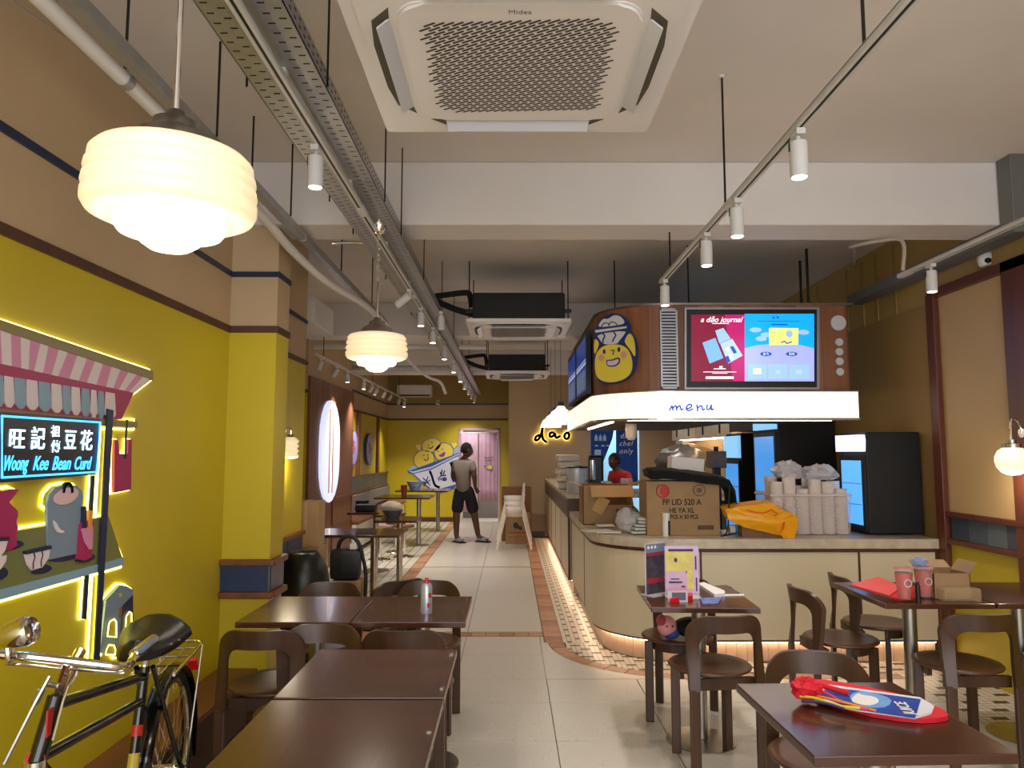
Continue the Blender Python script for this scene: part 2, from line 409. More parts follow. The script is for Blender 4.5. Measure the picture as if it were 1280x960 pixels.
# chair rails on left: wood / navy tiles / wood
def rail_run(segs, z0, z1, name, tz=.2):
    r = thing(name, None, None, (XL,4.36,z0)); r['kind'] = 'structure'
    for x0, x1, y0, y1, ax in segs:
        e = .03
        b = B(); bevbox(b, x0-(0 if ax == 'y' else 0), x1+e, y0-(e if ax == 'x' else 0), y1, z1-.035, z1, .006); obj('wood_rail', b, railw, r)
        b = B(); bevbox(b, x0, x1+e, y0-(e if ax == 'x' else 0), y1, z0, z0+.035, .006); obj('wood_rail', b, railw, r)
        if ax == 'y':
            n = max(1, round((y1-y0)/tz))
            for k in range(n):
                a, c = y0+(y1-y0)*k/n, y0+(y1-y0)*(k+1)/n
                obj('tile', box(B(), x0, x1+.004+.002*(k%2), a+.002, c-.002, z0+.037, z1-.037), navy, r)
        else:
            n = max(1, round((x1-x0)/tz))
            for k in range(n):
                a, c = x0+(x1-x0)*k/n, x0+(x1-x0)*(k+1)/n
                obj('tile', box(B(), a+.002, c-.002, y0-.006-.002*(k%2), y1, z0+.037, z1-.037), navy, r)
    return r
rail_run([(XL,-1.40,4.352,4.36,'x'),(-1.40,-1.392,4.36,4.60,'y'),(XL,XL+.008,4.60,YE,'y')], .665, .885, 'trim_7')
rail_run([(XL2,XL2+.01,11.2,YB,'y')], .80, 1.10, 'trim_8', .4)
# bench ledge along the left wall
lg = thing('trim_9', None, None, (XL,2,0)); lg['kind'] = 'structure'
obj('ledge_top', bevbox(B(), XL, -1.45, YN, 4.36, .24, .27, .004), railw, lg)
obj('ledge_front', box(B(), XL, -1.465, YN, 4.36, 0, .24), mat('dark_plinth', (66,36,22), .5, var=.2, scale=4), lg)
# recess wall mullions, wood wainscot, white lit bench
mu = thing('trim_10', None, None, (XL2,14,0)); mu['kind'] = 'structure'
for y in (11.22, 13.0, 14.95): obj('mullion', box(B(), XL2, XL2+.05, y, y+.16, 1.1, ZB-.02), walnut, mu)
for k in range(10): obj('wainscot_board', box(B(), XL2, XL2+.02, 11.22+k*.5, 11.7+k*.5, .1, .8), walnut, mu)
bn = thing('banquette_bench', 'long white fronted bench along the far left wall', 'bench', (-2.5,11.5,0))
obj('seat', bevbox(B(), XL2+.02, -2.28, 11.22, YB-.05, .42, .47, .01), walnut, bn)
obj('seat_front', box(B(), XL2+.02, -2.32, 11.22, YB-.06, .06, .42), white, bn)
obj('backrest', bevbox(B(), XL2+.02, XL2+.08, 11.22, YB-.05, .5, .78, .01), mat('grey_pad', (120,116,112), .6), bn)

# back wall + beige block wall + kitchen walls
wb = thing('wall_back', None, None, (0,YB,0)); wb['kind'] = 'structure'
b = B(); box(b, XL2, -1.10, YB, YB+.1, 0, ZB); box(b, -.27, -.02, YB, YB+.1, 0, ZB); box(b, -1.10, -.27, YB, YB+.1, 2.0, ZB); obj('yellow_panel', b, yel, wb)
obj('beige_band', box(B(), XL2, .1, YB, YB+.1, ZB, ZN), beige, wb); obj('upper_band', box(B(), XL2, .1, YB, YB+.1, ZN, ZC), olive, wb)
obj('passage_wall', box(B(), -1.3, .1, YB+.9, YB+1, 0, 2.2), mat('passage_grey', (110,100,92), .7), wb)
obj('passage_side', box(B(), -1.2, -1.10, YB+.1, YB+1, 0, 2.2), beige, wb)
obj('passage_floor', box(B(), -1.3, .1, YB, YB+1, -.02, .0), terraz, wb)
struct('baseboard_back', box(B(), XL2, -1.12, YB-.02, YB, 0, .10), brown)
b = B(); box(b, -1.14, -1.10, YB-.03, YB, 0, 2.03); box(b, -.27, -.23, YB-.03, YB, 0, 2.03); box(b, -1.14, -.23, YB-.03, YB, 2.0, 2.04)
struct('door_1', b, pinkc)
bw = thing('wall_kitchen', None, None, (.1,13.5,0)); bw['kind'] = 'structure'
b = B(); box(b, -.03, 1.495, 13.5, 13.62, 0, ZC); box(b, 2.36, XR, 13.5, 13.62, 0, ZC); box(b, 1.495, 2.36, 13.5, 13.62, 2.15, ZC); box(b, -.03, .07, 13.62, YB, 0, ZC)
obj('beige_panel', b, beige, bw)
obj('kitchen_room_wall', box(B(), 1.2, 2.7, 14.6, 14.7, 0, 2.4), mat('kitchen_glow_blue', (150,200,235), .5), bw)  # pale blue puts the cyan light beyond the curtain into the wall colour
struct('baseboard_kitchen', box(B(), -.03, .62, 13.48, 13.5, 0, .09), mat('base_dark', (90,78,62), .5))
kl = bpy.data.lights.new('kitchen_lamp', 'AREA'); kl.energy = 9; kl.size = .8; kl.color = (.6,.85,1)
ko = bpy.data.objects.new('kitchen_lamp', kl); C.objects.link(ko); ko.location = (1.95,14.1,2.2); ko.parent = bw; ko.matrix_parent_inverse = bw.matrix_basis.inverted()

# right wall
wr = thing('wall_right', None, None, (XR,4,0)); wr['kind'] = 'structure'
obj('upper_wall', box(B(), XR, XR+.15, YN, 13.6, 0, ZC), mat('right_wall_ochre', (176,146,84), .6, var=.04, scale=1.5), wr)
b = B()
for y in (5.9, 6.2, 6.45, 6.75, 7.4, 8.3): box(b, XR-.012, XR, y, y+.02, 2.62, 3.2)
obj('wall_batten', b, mat('batten_ochre', (150,122,70), .6), wr)
obj('shaded_lower_wall', box(B(), XR-.01, XR, 5.42, 13.5, 0, 2.62), mat('shaded_ochre', (160,128,76), .6, var=.04, scale=2), wr)  # darker ochre puts the shade below the shadow edge into the colour
fr = thing('trim_11', None, None, (XR,5.3,0)); fr['kind'] = 'structure'
frw = mat('frame_wood', (96,48,30), .42, var=.2, scale=3, kind='woodz')
obj('frame_post', bevbox(B(), XR-.06, XR, 5.30, 5.40, 0, 2.66, .004), frw, fr)
for a, c in ((4.30,4.57),(2.6,2.87),(.9,1.17)): obj('frame_post', bevbox(B(), XR-.05, XR, a, c, 0, 2.70, .004), frw, fr)
obj('frame_rail', bevbox(B(), XR-.05, XR, YN, 5.40, 2.63, 2.70, .004), frw, fr)
obj('frame_rail', bevbox(B(), XR-.055, XR, YN, 5.32, 1.05, 1.085, .004), frw, fr)
obj('frame_rail', bevbox(B(), XR-.055, XR, YN, 5.32, .86, .895, .004), frw, fr)
obj('beige_panel', box(B(), XR-.02, XR, YN, 5.3, 1.08, 2.63), mat('panel_beige', (196,164,112), .5, var=.03, scale=1.5), fr)
obj('yellow_panel', box(B(), XR-.02, XR, YN, 5.3, 0, .86), yel, fr)
for k in range(26):
    y = .2+k*.195
    obj('tile', box(B(), XR-.03, XR-.002*(k%3), y+.002, y+.193, .897, 1.05), mat('slate_tile_%d' % (k%3), [(74,84,92),(60,70,82),(90,98,102)][k%3], .3), fr)
# ================================================================ COUNTER
ct = thing('service_counter', 'long low cream panelled service counter with rounded corner and beige stone top', 'counter', (1.9,5.7,0))
front = lpath(.65, 5.41, .6, 7.92, XR-.07)
def sub(path, t0, t1):
    L = [0]
    for a, c in zip(path, path[1:]): L.append(L[-1]+math.dist(a, c))
    def at(t):
        for i in range(len(path)-1):
            if L[i+1] >= t-1e-9: u = (t-L[i])/(L[i+1]-L[i]); return tuple(p*(1-u)+q*u for p, q in zip(path[i], path[i+1]))
        return path[-1]
    return [at(t0)]+[p for p, l in zip(path, L) if t0+1e-4 < l < t1-1e-4]+[at(t1)], L[-1]
total = sub(front, 0, 1)[1]
fx = lambda X: total-(XR-.07-X)
cuts = [0, 1.34, fx(1.375), fx(2.52), total]
for a, c in zip(cuts, cuts[1:]):
    obj('cabinet_panel', sweepwall(B(), sub(front, a+.008, c-.008)[0], .165, .785, -.0+.02), cream, ct)
for c in cuts[:-1]:
    c = max(c, .008); obj('joint_strip', sweepwall(B(), sub(front, c-.008, c+.008)[0], .165, .785, -.003), brown, ct)
obj('panel_frame', sweepwall(B(), [(p[0]+.006*(1 if i < 2 else 1), p[1]+.006) for i, p in enumerate(front)], .15, .81, .03), brown, ct)
obj('edge_strip', sweepwall(B(), lpath(.64, 5.40, .61, 7.93, XR-.07), .785, .812, .03), brown, ct)
b = B(); outer = lpath(.63, 5.385, .62, 7.95, XR-.06); inner = [(XR-.06, 6.05)] + [(1.30+.0, 6.05), (1.24, 6.12), (1.24, 7.95)]
bot = [b.verts.new((*p, .812)) for p in outer+inner]; top = [b.verts.new((*p, .88)) for p in outer+inner]
b.faces.new(bot[::-1]); b.faces.new(top)
for i in range(len(bot)): j = (i+1) % len(bot); b.faces.new((bot[i], bot[j], top[j], top[i]))
bmesh.ops.triangulate(b, faces=[f for f in b.faces if len(f.verts) > 4])
obj('countertop', b, stone, ct)
kp = lpath(.72, 5.48, .53, 7.9, XR-.07); ktot = sub(kp, 0, 1)[1]
nk = int(ktot/.075)
for k in range(nk): obj('tile', sweepwall(B(), sub(kp, ktot*k/nk+.0015, ktot*(k+1)/nk-.0015)[0], 0, .15, .02), kick_m, ct)
obj('led_strip', sweepwall(B(), lpath(.69, 5.45, .56, 7.9, XR-.08), .138, .15, .012), led_w, ct)
obj('counter_back', sweepwall(B(), [(1.24,7.9),(1.24,6.1),(1.3,6.0),(XR-.07,6.0)], .0, .81, -.02), cream, ct)
# tall far bar
fb = thing('bar_counter', 'far higher bar counter with cream panels and dark wood edge running down the aisle', 'counter', (.9,10,0))
edges = [8.0, 9.1, 10.2, 11.2, 12.2, 13.1]
for a, c in zip(edges, edges[1:]): obj('cabinet_panel', box(B(), .62, .64, a+.012, c-.012, .165, .80), cream, fb)
obj('panel_frame', box(B(), .63, 1.2, 8.0, 13.1, .15, .81), brown, fb)
for a in edges: obj('joint_strip', box(B(), .617, .63, a-.012, a+.012, .15, .81), brown, fb)
obj('joint_strip', box(B(), .617, .63, 8.0, 13.1, .15, .17), brown, fb)
obj('end_panel', box(B(), .64, .80, 7.985, 8.0, .165, .80), mat('end_panel', (196,172,150), .4), fb)
obj('wood_edge', box(B(), .61, 1.25, 7.97, 13.12, .81, 1.01), mat('dark_edge_wood', (74,48,34), .4, var=.2, scale=3, kind='woody'), fb)
obj('countertop', bevbox(B(), .60, 1.26, 7.96, 13.13, 1.01, 1.05, .004), stone, fb)
obj('plinth', box(B(), .68, 1.2, 8.05, 13.1, 0, .15), kick_m, fb)
obj('led_strip', box(B(), .655, .672, 8.05, 13.1, .138, .15), led_w, fb)

# ================================================================ CANOPY with menu screens
cn = thing('menu_canopy', 'hanging walnut canopy with rounded corner and glowing menu fascia above the counter', 'canopy', (1.7,7,1.76))
wood_p = lpath(.76, 5.92, .56, 9.0, 2.73); fas_p = lpath(.70, 5.84, .60, 9.0, 2.77)
wt = sub(wood_p, 0, 1)[1]; nw = 24
for k in range(nw):
    m_ = mat('walnut_veneer_%d' % (k%4), [(150,96,62),(128,80,52),(162,106,72),(138,86,56)][k%4], .42, var=.28, scale=2.4, kind='woodz')
    obj('panel', sweepwall(B(), sub(wood_p, wt*k/nw, wt*(k+1)/nw-.0012)[0], 1.99, 2.70, .03), m_, cn)
obj('top_rim', sweepwall(B(), lpath(.735, 5.895, .585, 9.02, 2.79), 2.70, 2.715, .1), steel, cn)
obj('lit_fascia', sweepwall(B(), fas_p, 1.775, 1.985, .03), fascia_m, cn)
obj('fascia_trim', sweepwall(B(), lpath(.692, 5.832, .608, 9.01, 2.775), 1.758, 1.776, .05), steel, cn)
obj('fascia_trim', sweepwall(B(), lpath(.692, 5.832, .608, 9.01, 2.775), 1.984, 1.992, .12), steel, cn)
b = B(); sd = lpath(.72, 5.86, .6, 9.0, 2.765) + [(2.765,6.9),(2.0,6.9),(2.0,9.0)]
v = [b.verts.new((*p, 1.77)) for p in sd]; f = b.faces.new(v); r = bmesh.ops.extrude_face_region(b, geom=[f]); bmesh.ops.translate(b, vec=(0,0,.01), verts=[q for q in r['geom'] if isinstance(q, bmesh.types.BMVert)])
bmesh.ops.triangulate(b, faces=[f for f in b.faces if len(f.verts) > 4]); obj('soffit', b, mat('soffit_brown', (96,70,50), .6), cn)
b = B(); sd2 = [(p[0]+.03, p[1]+.03) for p in wood_p] + [(2.7,6.9),(2.0,6.9),(2.0,9.0)]
v = [b.verts.new((*p, 2.69)) for p in sd2]; b.faces.new(v); bmesh.ops.triangulate(b, faces=b.faces[:]); obj('canopy_top', b, dmetal, cn)
obj('end_panel', box(B(), 2.72, 2.75, 5.93, 6.9, 1.99, 2.70), walnut, cn)
b = B(); box(b, .95, 2.6, 5.95, 5.975, 1.757, 1.77)
obj('led_strip', b, led_w, cn); b = B(); box(b, .86, .885, 6.3, 8.2, 1.757, 1.77); obj('led_strip', b, led_w, cn)
CP = Plane((0,5.915,0), (1,0,0), (0,0,1))      # canopy front plane
# louvre vent
b = B(); (x0,z1), (x1,z0) = CP.px(824,386), CP.px(848,486)
CP.poly(b, [(x0,z0),(x1,z0),(x1,z1),(x0,z1)], 0, .006); obj('vent_frame', b, blackp, cn)
b = B()
for q in ((x0,x0+.014),(x1-.014,x1)): CP.poly(b, [(q[0],z0),(q[1],z0),(q[1],z1),(q[0],z1)], .006, .02)
for q in ((z0,z0+.014),(z1-.014,z1)): CP.poly(b, [(x0,q[0]),(x1,q[0]),(x1,q[1]),(x0,q[1])], .006, .02)
obj('vent_rim', b, galv, cn)
n = 25
for k in range(n):
    z = z0+.02+(z1-z0-.045)*k/(n-1); b = B(); CP.poly(b, [(x0+.014,z),(x1-.014,z),(x1-.014,z+.013),(x0+.014,z+.013)], .006, .016); obj('slat', b, galv, cn)
# knobs like an old television
for (px, py, rr) in ((1047,404,9.5),(1048,428,4.8),(1048,440,4.8),(1048.5,452,4.8),(1049,465,4.8)):
    c_ = CP.px(px, py); b = B(); CP.ell(b, c_, rr*5.92/920, rr*5.92/920, 0, .02); obj('knob', b, wpaint, cn)
# lit lettering
FP = Plane((0,5.838,0), (1,0,0), (0,0,1))
mpts = {'m': [[(837,513),(840,506),(841,513)],[(841,510),(845,506),(846,513)],[(846,510),(850,506),(851,513),(854,511)]],
 'e': [[(858,511),(863,510),(865,506),(861,505),(857,510),(860,514),(866,511)]],
 'n': [[(871,506),(872,514)],[(872,510),(877,506),(878,513),(881,511)]], 'u': [[(884,506),(883,512),(887,512),(889,506)],[(889,506),(889,513),(892,511)]]}
for L in mpts.values():
    b = B()
    for s_ in L: FP.line(b, smooth_open(FP.pxs(s_), 2), .011, .001, .004)
    obj('letter', b, mat('letter_lit_blue', (28,96,190), .5, emit=.35), cn)
# mascot-free tofu bowl emblem on the rounded corner
mid = (.924, 6.084); EP = Plane((mid[0]-.03, mid[1]-.03, 0), (1,-1,0), (0,0,1))
em = thing('bowl_emblem', 'yellow smiling emblem with a heaped bowl on top, on the walnut canopy corner', 'sign', (mid[0]-.03, mid[1]-.03, 2.0))
def e8(L): return [(720+x/8, 370+y/8) for x, y in L]
em_navy, em_yel, em_white, em_pink, em_lt = mat('emblem_navy',(34,56,120),.5), mat('emblem_yellow',(244,222,80),.5), mat('emblem_white',(226,226,232),.5), mat('emblem_pink',(226,166,160),.5), mat('emblem_lilac',(236,206,230),.5)
body = smooth_closed(EP.pxs(e8([(185,640),(190,430),(215,290),(290,210),(400,165),(500,210),(550,290),(550,350),(610,430),(635,560),(600,760),(500,860),(300,895),(215,830)])), 3)
b = B(); EP.poly(b, body, .0, .02); obj('backing', b, em_navy, em)
def epart(name, L, m, h, it=3, raw=False):
    b = B(); EP.poly(b, smooth_closed(EP.pxs(e8(L)), it) if it else EP.pxs(e8(L)), .0, h); return obj(name, b, m, em)
epart('face', [(205,640),(225,560),(290,500),(400,482),(500,500),(560,570),(585,690),(560,790),(470,850),(340,872),(240,835),(205,760)], em_yel, .023)
epart('arm', [(205,420),(250,470),(230,530),(200,600),(195,500)], em_yel, .023); epart('arm', [(500,440),(555,360),(600,440),(610,560),(605,620),(560,540),(510,480)], em_yel, .023)
epart('bowl', [(218,385),(520,345),(490,400),(440,460),(430,480),(300,490),(260,450)], em_white, .023, 1)
epart('bowl_rim', [(208,345),(525,305),(520,325),(215,370)], em_white, .026, 0)
epart('topping', [(240,290),(290,225),(330,240),(400,188),(470,210),(515,280),(400,300),(250,318)], em_white, .023)
b = B(); EP.line(b, EP.pxs(e8(smooth_open([(285,375),(310,405),(285,440),(290,470)]))), .012, 0, .026); EP.line(b, EP.pxs(e8(smooth_open([(395,365),(420,395),(395,430),(385,460)]))), .012, 0, .026)
EP.line(b, EP.pxs(e8(smooth_open([(270,310),(300,270),(340,275),(350,300)]))), .008, 0, .026); EP.line(b, EP.pxs(e8(smooth_open([(345,290),(370,260),(410,270),(430,290)]))), .008, 0, .026)
EP.line(b, EP.pxs(e8([(365,548),(400,545),(385,590)])), .008, 0, .026); obj('line_work', b, em_navy, em)
for q in ((300,558),(447,538)): b = B(); EP.ell(b, EP.px(*e8([q])[0]), .014, .02, 0, .026); obj('eye', b, em_navy, em)
for q in ((272,620),(495,590)): b = B(); EP.ell(b, EP.px(*e8([q])[0]), .03, .03, 0, .025); obj('cheek', b, em_pink, em)
epart('mouth', [(312,640),(380,640),(430,615),(462,625),(455,680),(400,712),(330,708)], em_navy, .025, 2); epart('tongue', [(326,650),(390,652),(430,632),(450,638),(440,675),(395,700),(335,695)], em_lt, .028, 2)
# front screen
def rect(P, bm, x0, y0, x1, y1, h0, h1, mi=0): P.poly(bm, P.pxs([(x0,y1),(x1,y1),(x1,y0),(x0,y0)]), h0, h1, mi); return bm
tv = thing('menu_screen', 'wide lit menu screen with red and blue halves in the canopy front', 'screen', (1.9,5.9,2.0))
b = B(); rect(CP, b, 855, 385, 1023, 487, .0, .02); obj('bezel_rim', b, galv, tv)
b = B(); rect(CP, b, 857.5, 387.5, 1019.5, 484.5, .0, .026); obj('bezel', b, blackp, tv)
def em_(name, c, s=1.0): return mat('screen_'+name, c, .3, emit=s*.5)
S0 = .0265
def sr(name, q, m, h): b = B(); rect(CP, b, *q, .02, h); return obj(name, b, m, tv)
def sp_(name, L, m, h, it=0): b = B(); P_ = CP.pxs(L); CP.poly(b, smooth_closed(P_, it) if it else P_, .02, h); return obj(name, b, m, tv)
sr('red_page', (863,394,929.5,477), em_('red',(122,10,48),.9), S0); sr('blue_page', (929.5,393,1016,477), em_('sky',(10,160,250),.95), S0)
sp_('red_glow', [(905,394),(929.5,394),(929.5,477),(915,477)], em_('magenta',(176,24,96),.9), S0+.0004)
b = B(); CP.poly(b, CP.pxs([(929.5,436),(945,432),(972,430),(1000,432),(1016,436),(1016,477),(929.5,477)]), .02, S0+.0005); obj('lilac_ground', b, em_('lilac',(158,168,246),.95), tv)
sp_('journal_cover', [(877,429),(893,423),(903,448),(886,455)], em_('cover',(120,176,240),.9), S0+.001); sp_('journal_card', [(893,414),(903,410.5),(912,424),(898,430)], em_('card',(150,190,240),.9), S0+.001)
sp_('journal_page', [(899,430),(914,424),(927,445),(909,455)], em_('page',(170,196,236),.9), S0+.0012)
sp_('page_print', [(911,434),(915,433),(920,441),(916,443)], em_('ink',(20,70,170),.9), S0+.0016); sp_('page_print', [(905,447),(909,445),(912,452),(908,455)], em_('ink',(20,70,170),.9), S0+.0016)
sp_('page_print', [(906,436),(909,435),(915,449),(912,451)], em_('cream',(236,224,190),.9), S0+.0014)
sp_('gift_card', [(960,410.5),(996.5,411),(996,431.5),(960,432)], em_('yellow',(240,228,120),1), S0+.001)
b = B(); CP.ell(b, CP.px(985,418), .028, .03, .02, S0+.0016); obj('card_picture', b, em_('pale',(140,180,220),.9), tv)
b = B(); CP.line(b, CP.pxs([(975,429),(979,427),(982,430),(988,428)]), .01, .02, S0+.0018); CP.line(b, CP.pxs([(963,416),(975,417)]), .003, .02, S0+.0018); obj('card_ink', b, em_('ink',(20,70,170),.9), tv)
for q in ((943,413,.05),(957,419,.05),(1003,416,.045),(950,424,.045)):
    b = B(); CP.ell(b, CP.px(q[0],q[1]), q[2], .02, .02, S0+.0007); obj('cloud', b, em_('cloud',(150,186,240),.9), tv)
for i, q in enumerate(((956,443),(988,443))):
    b = B(); CP.ell(b, CP.px(*q), .047, .018, .02, S0+.001); obj('price_badge', b, em_('badge',(14,84,170),.9), tv)
    CP.text(('$15','$30')[i], CP.px(*q), .03, em_('white',(235,238,250),1), tv, S0+.0012, ext=.0003, name='price')
for q in ((934,456,957,474),(959,456,983,474),(985,456,1010,474)): sr('product_cell', q, em_('cell',(150,190,244),.9), S0+.001)
for q, m in (((940,461,950,468),em_('cream',(236,224,190),.9)),((968,463,974,468),em_('pale2',(170,200,220),.9)),((993,463,1001,468),em_('pale2',(170,200,220),.9))): sr('product_picture', q, m, S0+.0015)
W1 = em_('white',(235,238,250),1)
CP.text('a dāo journal', CP.px(900,400.5), .062, W1, tv, S0+.001, shear=.4, ext=.0003, offset=.0008)
for q in ((889,404.5,910,405.5),(898,458,902,460.5),(891,461,906,462),(878,465,919,465.8),(889,466.7,908,467.4),(881,471,916,474)): sr('caption_line', q, W1, S0+.001)
for q in ((946,402,998,402.8),(963,405.5,983,407.3),(964,396.5,967,399),(969,396,972,399)): sr('caption_line', q, em_('ink2',(20,90,190),.8), S0+.001)
tv_l = point_light('screen_glow', (1.9,5.7,2.3), .8, tv, .2, (.5,.6,1))
# screens on the aisle side of the canopy
for i, (ya, yb_) in enumerate(((6.75,7.75),(7.85,8.85))):
    t2 = thing('side_screen', ('nearer', 'farther')[i]+' blue menu screen on the aisle side of the canopy', 'screen', (.75,ya,2.05))
    SP = Plane((.745,0,0), (0,-1,0), (0,0,1))
    b = B(); SP.poly(b, [(-yb_,2.04),(-ya,2.04),(-ya,2.62),(-yb_,2.62)], 0, .045); obj('bezel', b, blackp, t2)
    b = B(); SP.poly(b, [(-yb_+.03,2.08),(-ya-.04,2.08),(-ya-.04,2.58),(-yb_+.03,2.58)], .04, .047); obj('display', b, em_('deep',(24,54,120),.8), t2)
    b = B(); SP.poly(b, [(-yb_+.03,2.32),(-ya-.04,2.32),(-ya-.04,2.345),(-yb_+.03,2.345)], .04, .049); SP.poly(b, [(-yb_+.03,2.36),(-ya-.04,2.36),(-ya-.04,2.37),(-yb_+.03,2.37)], .04, .049); obj('banner', b, em_('pale3',(170,180,210),.7), t2)
    b = B(); SP.poly(b, [(-yb_+.05,2.1),(-ya-.1,2.1),(-ya-.1,2.28),(-yb_+.05,2.28)], .04, .049); obj('picture', b, em_('grey',(90,110,140),.6), t2)
# canopy hangers
for i, (x, y) in enumerate(((.95,6.6),(1.5,6.1),(2.55,6.2),(2.65,6.6),(.95,8.6),(1.9,8.5))):
    one('hanger_rod', tube(B(), [(x,y,2.6),(x,y,ZC)], .012 if i in (2,3) else .006, 8), dmetal, 'dark steel rod holding up the menu canopy, %s' % ['at its rounded corner','above its tall side vent','thick one left of its right end','thick one at its right end','at its far left end','above its rear edge'][i], 'rod', 'canopy hanger rods')
# ================================================================ LEFT WALL LIGHTED STALL MURAL (flat cut-out panels standing off the wall)
LP = Plane((XL,0,0), (0,1,0), (0,0,1)); LP.pxo = .020     # u = +Y ; n = u x v = (1,0,0)
st = thing('stall_sign', 'backlit cut-out wall sign of a striped street stall with pans and cups', 'sign', (XL,2.8,1.0))
def s4(L, ox=0, oy=380): return [(ox+x/4, oy+y/4) for x, y in L]
mg = mat('sign_magenta',(160,26,84),.5); pk = mat('sign_pink',(206,132,166),.5); wh = mat('sign_white',(220,205,205),.5); bl = mat('sign_blue',(130,160,178),.5)
olv = mat('sign_olive',(136,122,78),.5); grn = mat('sign_green',(112,114,64),.5); nv = mat('sign_navy',(20,30,66),.5); pnk2 = mat('sign_pale_pink',(214,178,176),.5); gry = mat('sign_greyblue',(118,136,152),.5); org = mat('sign_orange',(214,140,50),.5)
def lp(name, L, m, h0, h1, it=0, px=True, par=st):
    P_ = LP.pxs(L) if px else L; b = B(); LP.poly(b, smooth_closed(P_, it) if it else P_, h0, h1); return obj(name, b, m, par)
def halo(L, par=st, px=True, it=0, h=.006, grow=.007):
    P_ = LP.pxs(L) if px else L; P_ = smooth_closed(P_, it) if it else P_
    return obj('led_tube', LP.led(B(), P_, h, .0042, grow=grow), led_y, par)
XO = -190        # the sign goes on past the picture's edge
def ex(y0, sl, x=XO): return (x, y0+sl*x)
h0, h1 = .012, .020
awn = [ex(400,.337),(190,464),(190,475),(187,476),(167,492),(152,524),(125,524),ex(512,.08)]
lp('awning_back', awn, mg, h0, h1); halo([ex(400,.337),(190,464),(191,475),(186,478),(168,492),(153,524),(171,526),(171,535),(126,533)])
lp('awning_bar', [ex(400,.337),(190,464),(190,475),ex(413,.326)], olv, h0, h1+.006)
top = lambda x: 413+.326*x; botm = lambda x: 454.5+.2186*x
# canopy stripes, alternately pink and white, between the bar and the magenta valance
tx = [-190,-168,-146,-124,-102,-82,-62,-44,-26,-10,0,13,25,37,50,60,73,84,96,108,118,128,139,150,160,170,178,187]
bx = [-196,-174,-152,-131,-110,-90,-72,-54,-34,-18,2,14,26,35,42,53,64,72,86,98,108,120,132,141,148,155,161,167]
for i in range(len(tx)-1):
    lp('awning_stripe', [(bx[i],botm(bx[i])),(bx[i+1],botm(bx[i+1])),(tx[i+1],top(tx[i+1])),(tx[i],top(tx[i]))], pk if i % 2 else wh, h1-.002, h1+.002)
# scallops
sx = [-176,-158,-140,-122,-104,-87,-70,-54,-38,-22,-8,4,17,32,47,63,77,88,100,112,121,130,140]
for i in range(len(sx)-1):
    a, c = sx[i]+1, sx[i+1]-1 if i < len(sx)-2 else 143
    t0, t1 = 469+.16*a, 469+.16*c; bt = 499+.115*a if a > 0 else 499+.13*a
    lp('valance_scallop', [(a+(1 if a > 90 else 0),t0),(c-1,t1),(c+.5,bt+4),(c-2.2+(.5),bt+7.5),((a+c)/2+2,bt+10),((a+c)/2-2,bt+9.6),(a+2,bt+7),(a-.5,bt+3)], bl if i % 2 == 0 else wh, h1, h1+.005)
lp('roof_beam', [ex(511,.10),(152,526),(171,527),(171,535),(125,532),ex(515,.10)], olv, h0, h1+.003)
# poles
lp('rear_pole', [(117,594),(121.5,594),(111,774),(105.5,774)], nv, h0-.006, h1-.008); halo([(117,594),(121.5,594),(111,774),(105.5,774)])
lp('front_pole', [(131,511),(138.5,513),(121,826),(114.5,826)], nv, h1+.006, h1+.012); halo([(131,530),(138,530),(121,826),(114.5,826)])
# counter
lp('counter_board', [ex(667,-.16),(136,645),(153,697),ex(737,-.26)], grn, h0, h1); lp('counter_edge', [ex(737,-.26),(153.5,697),(154,706),ex(749,-.285)], bl, h0, h1+.004)
halo([ex(667,-.16),(136,645),(155,697),(155,707),ex(750,-.285)])
lp('shadow_shape', [(58,700),(94,691),(94,698),(78,702),(66,702)], nv, h1, h1+.003, 1)
can_o = [(58,700),(57,630),(60,618),(68,609),(80,606),(94,607),(101,614),(102,622),(98,655),(94,692)]
lp('soy_can', can_o, gry, h1-.004, h1+.006); halo(can_o[1:9])
b = B(); LP.ell(b, LP.px(80.5,620), .075, .03, h1, h1+.009, rot=.1); obj('can_lid', b, pnk2, st)
b = B(); LP.line(b, smooth_open(LP.pxs([(76,615),(78,606),(82,604),(86,607),(87,615)])), .011, h1, h1+.013); obj('can_handle', b, nv, st)
lp('highlight_shape', [(63,650),(67,652),(72,662),(79,664),(74,667),(67,664)], wh, h1, h1+.009, 1)
lp('shadow_shape', [(93,702),(93,698),(111,692),(117,694),(116,699),(104,703)], nv, h1, h1+.008, 1)
lp('brush_pot', [(93,699),(96,656),(100,652),(110,650),(114,653),(111,696),(103,701)], mg, h1, h1+.012, 0)
lp('brush', [(99,633),(103,633),(103.5,660),(99,660)], nv, h1, h1+.016, 0); lp('brush', [(107,638),(111.5,638),(110,662),(105.5,662)], org, h1, h1+.016)
lp('highlight_shape', [(97,661),(112,657),(111,686),(107,687),(101,677)], pk, h1, h1+.015)
lp('shadow_shape', [(37,716),(45,711),(55,705),(63,708),(64,712),(56,716),(44,718)], nv, h1, h1+.004, 1)
lp('cup', [(29,692),(60,684),(58,697),(50,709),(38,712.5),(33,706)], wh, h1, h1+.009); lp('cup_rim', [(28,689),(60,681.5),(61,686),(29,693)], nv, h1, h1+.012)
b = B(); LP.line(b, LP.pxs([(39,691),(40,697),(38,703),(38,711)]), .004, h1, h1+.011); LP.line(b, LP.pxs([(49,688.5),(50,694),(48,701),(48,708)]), .004, h1, h1+.011); obj('cup_mark', b, nv, st)
lp('shadow_shape', [(0,690),(14,688),(28,683),(29,678),(20,675),(10,680)], nv, h1, h1+.003, 1)
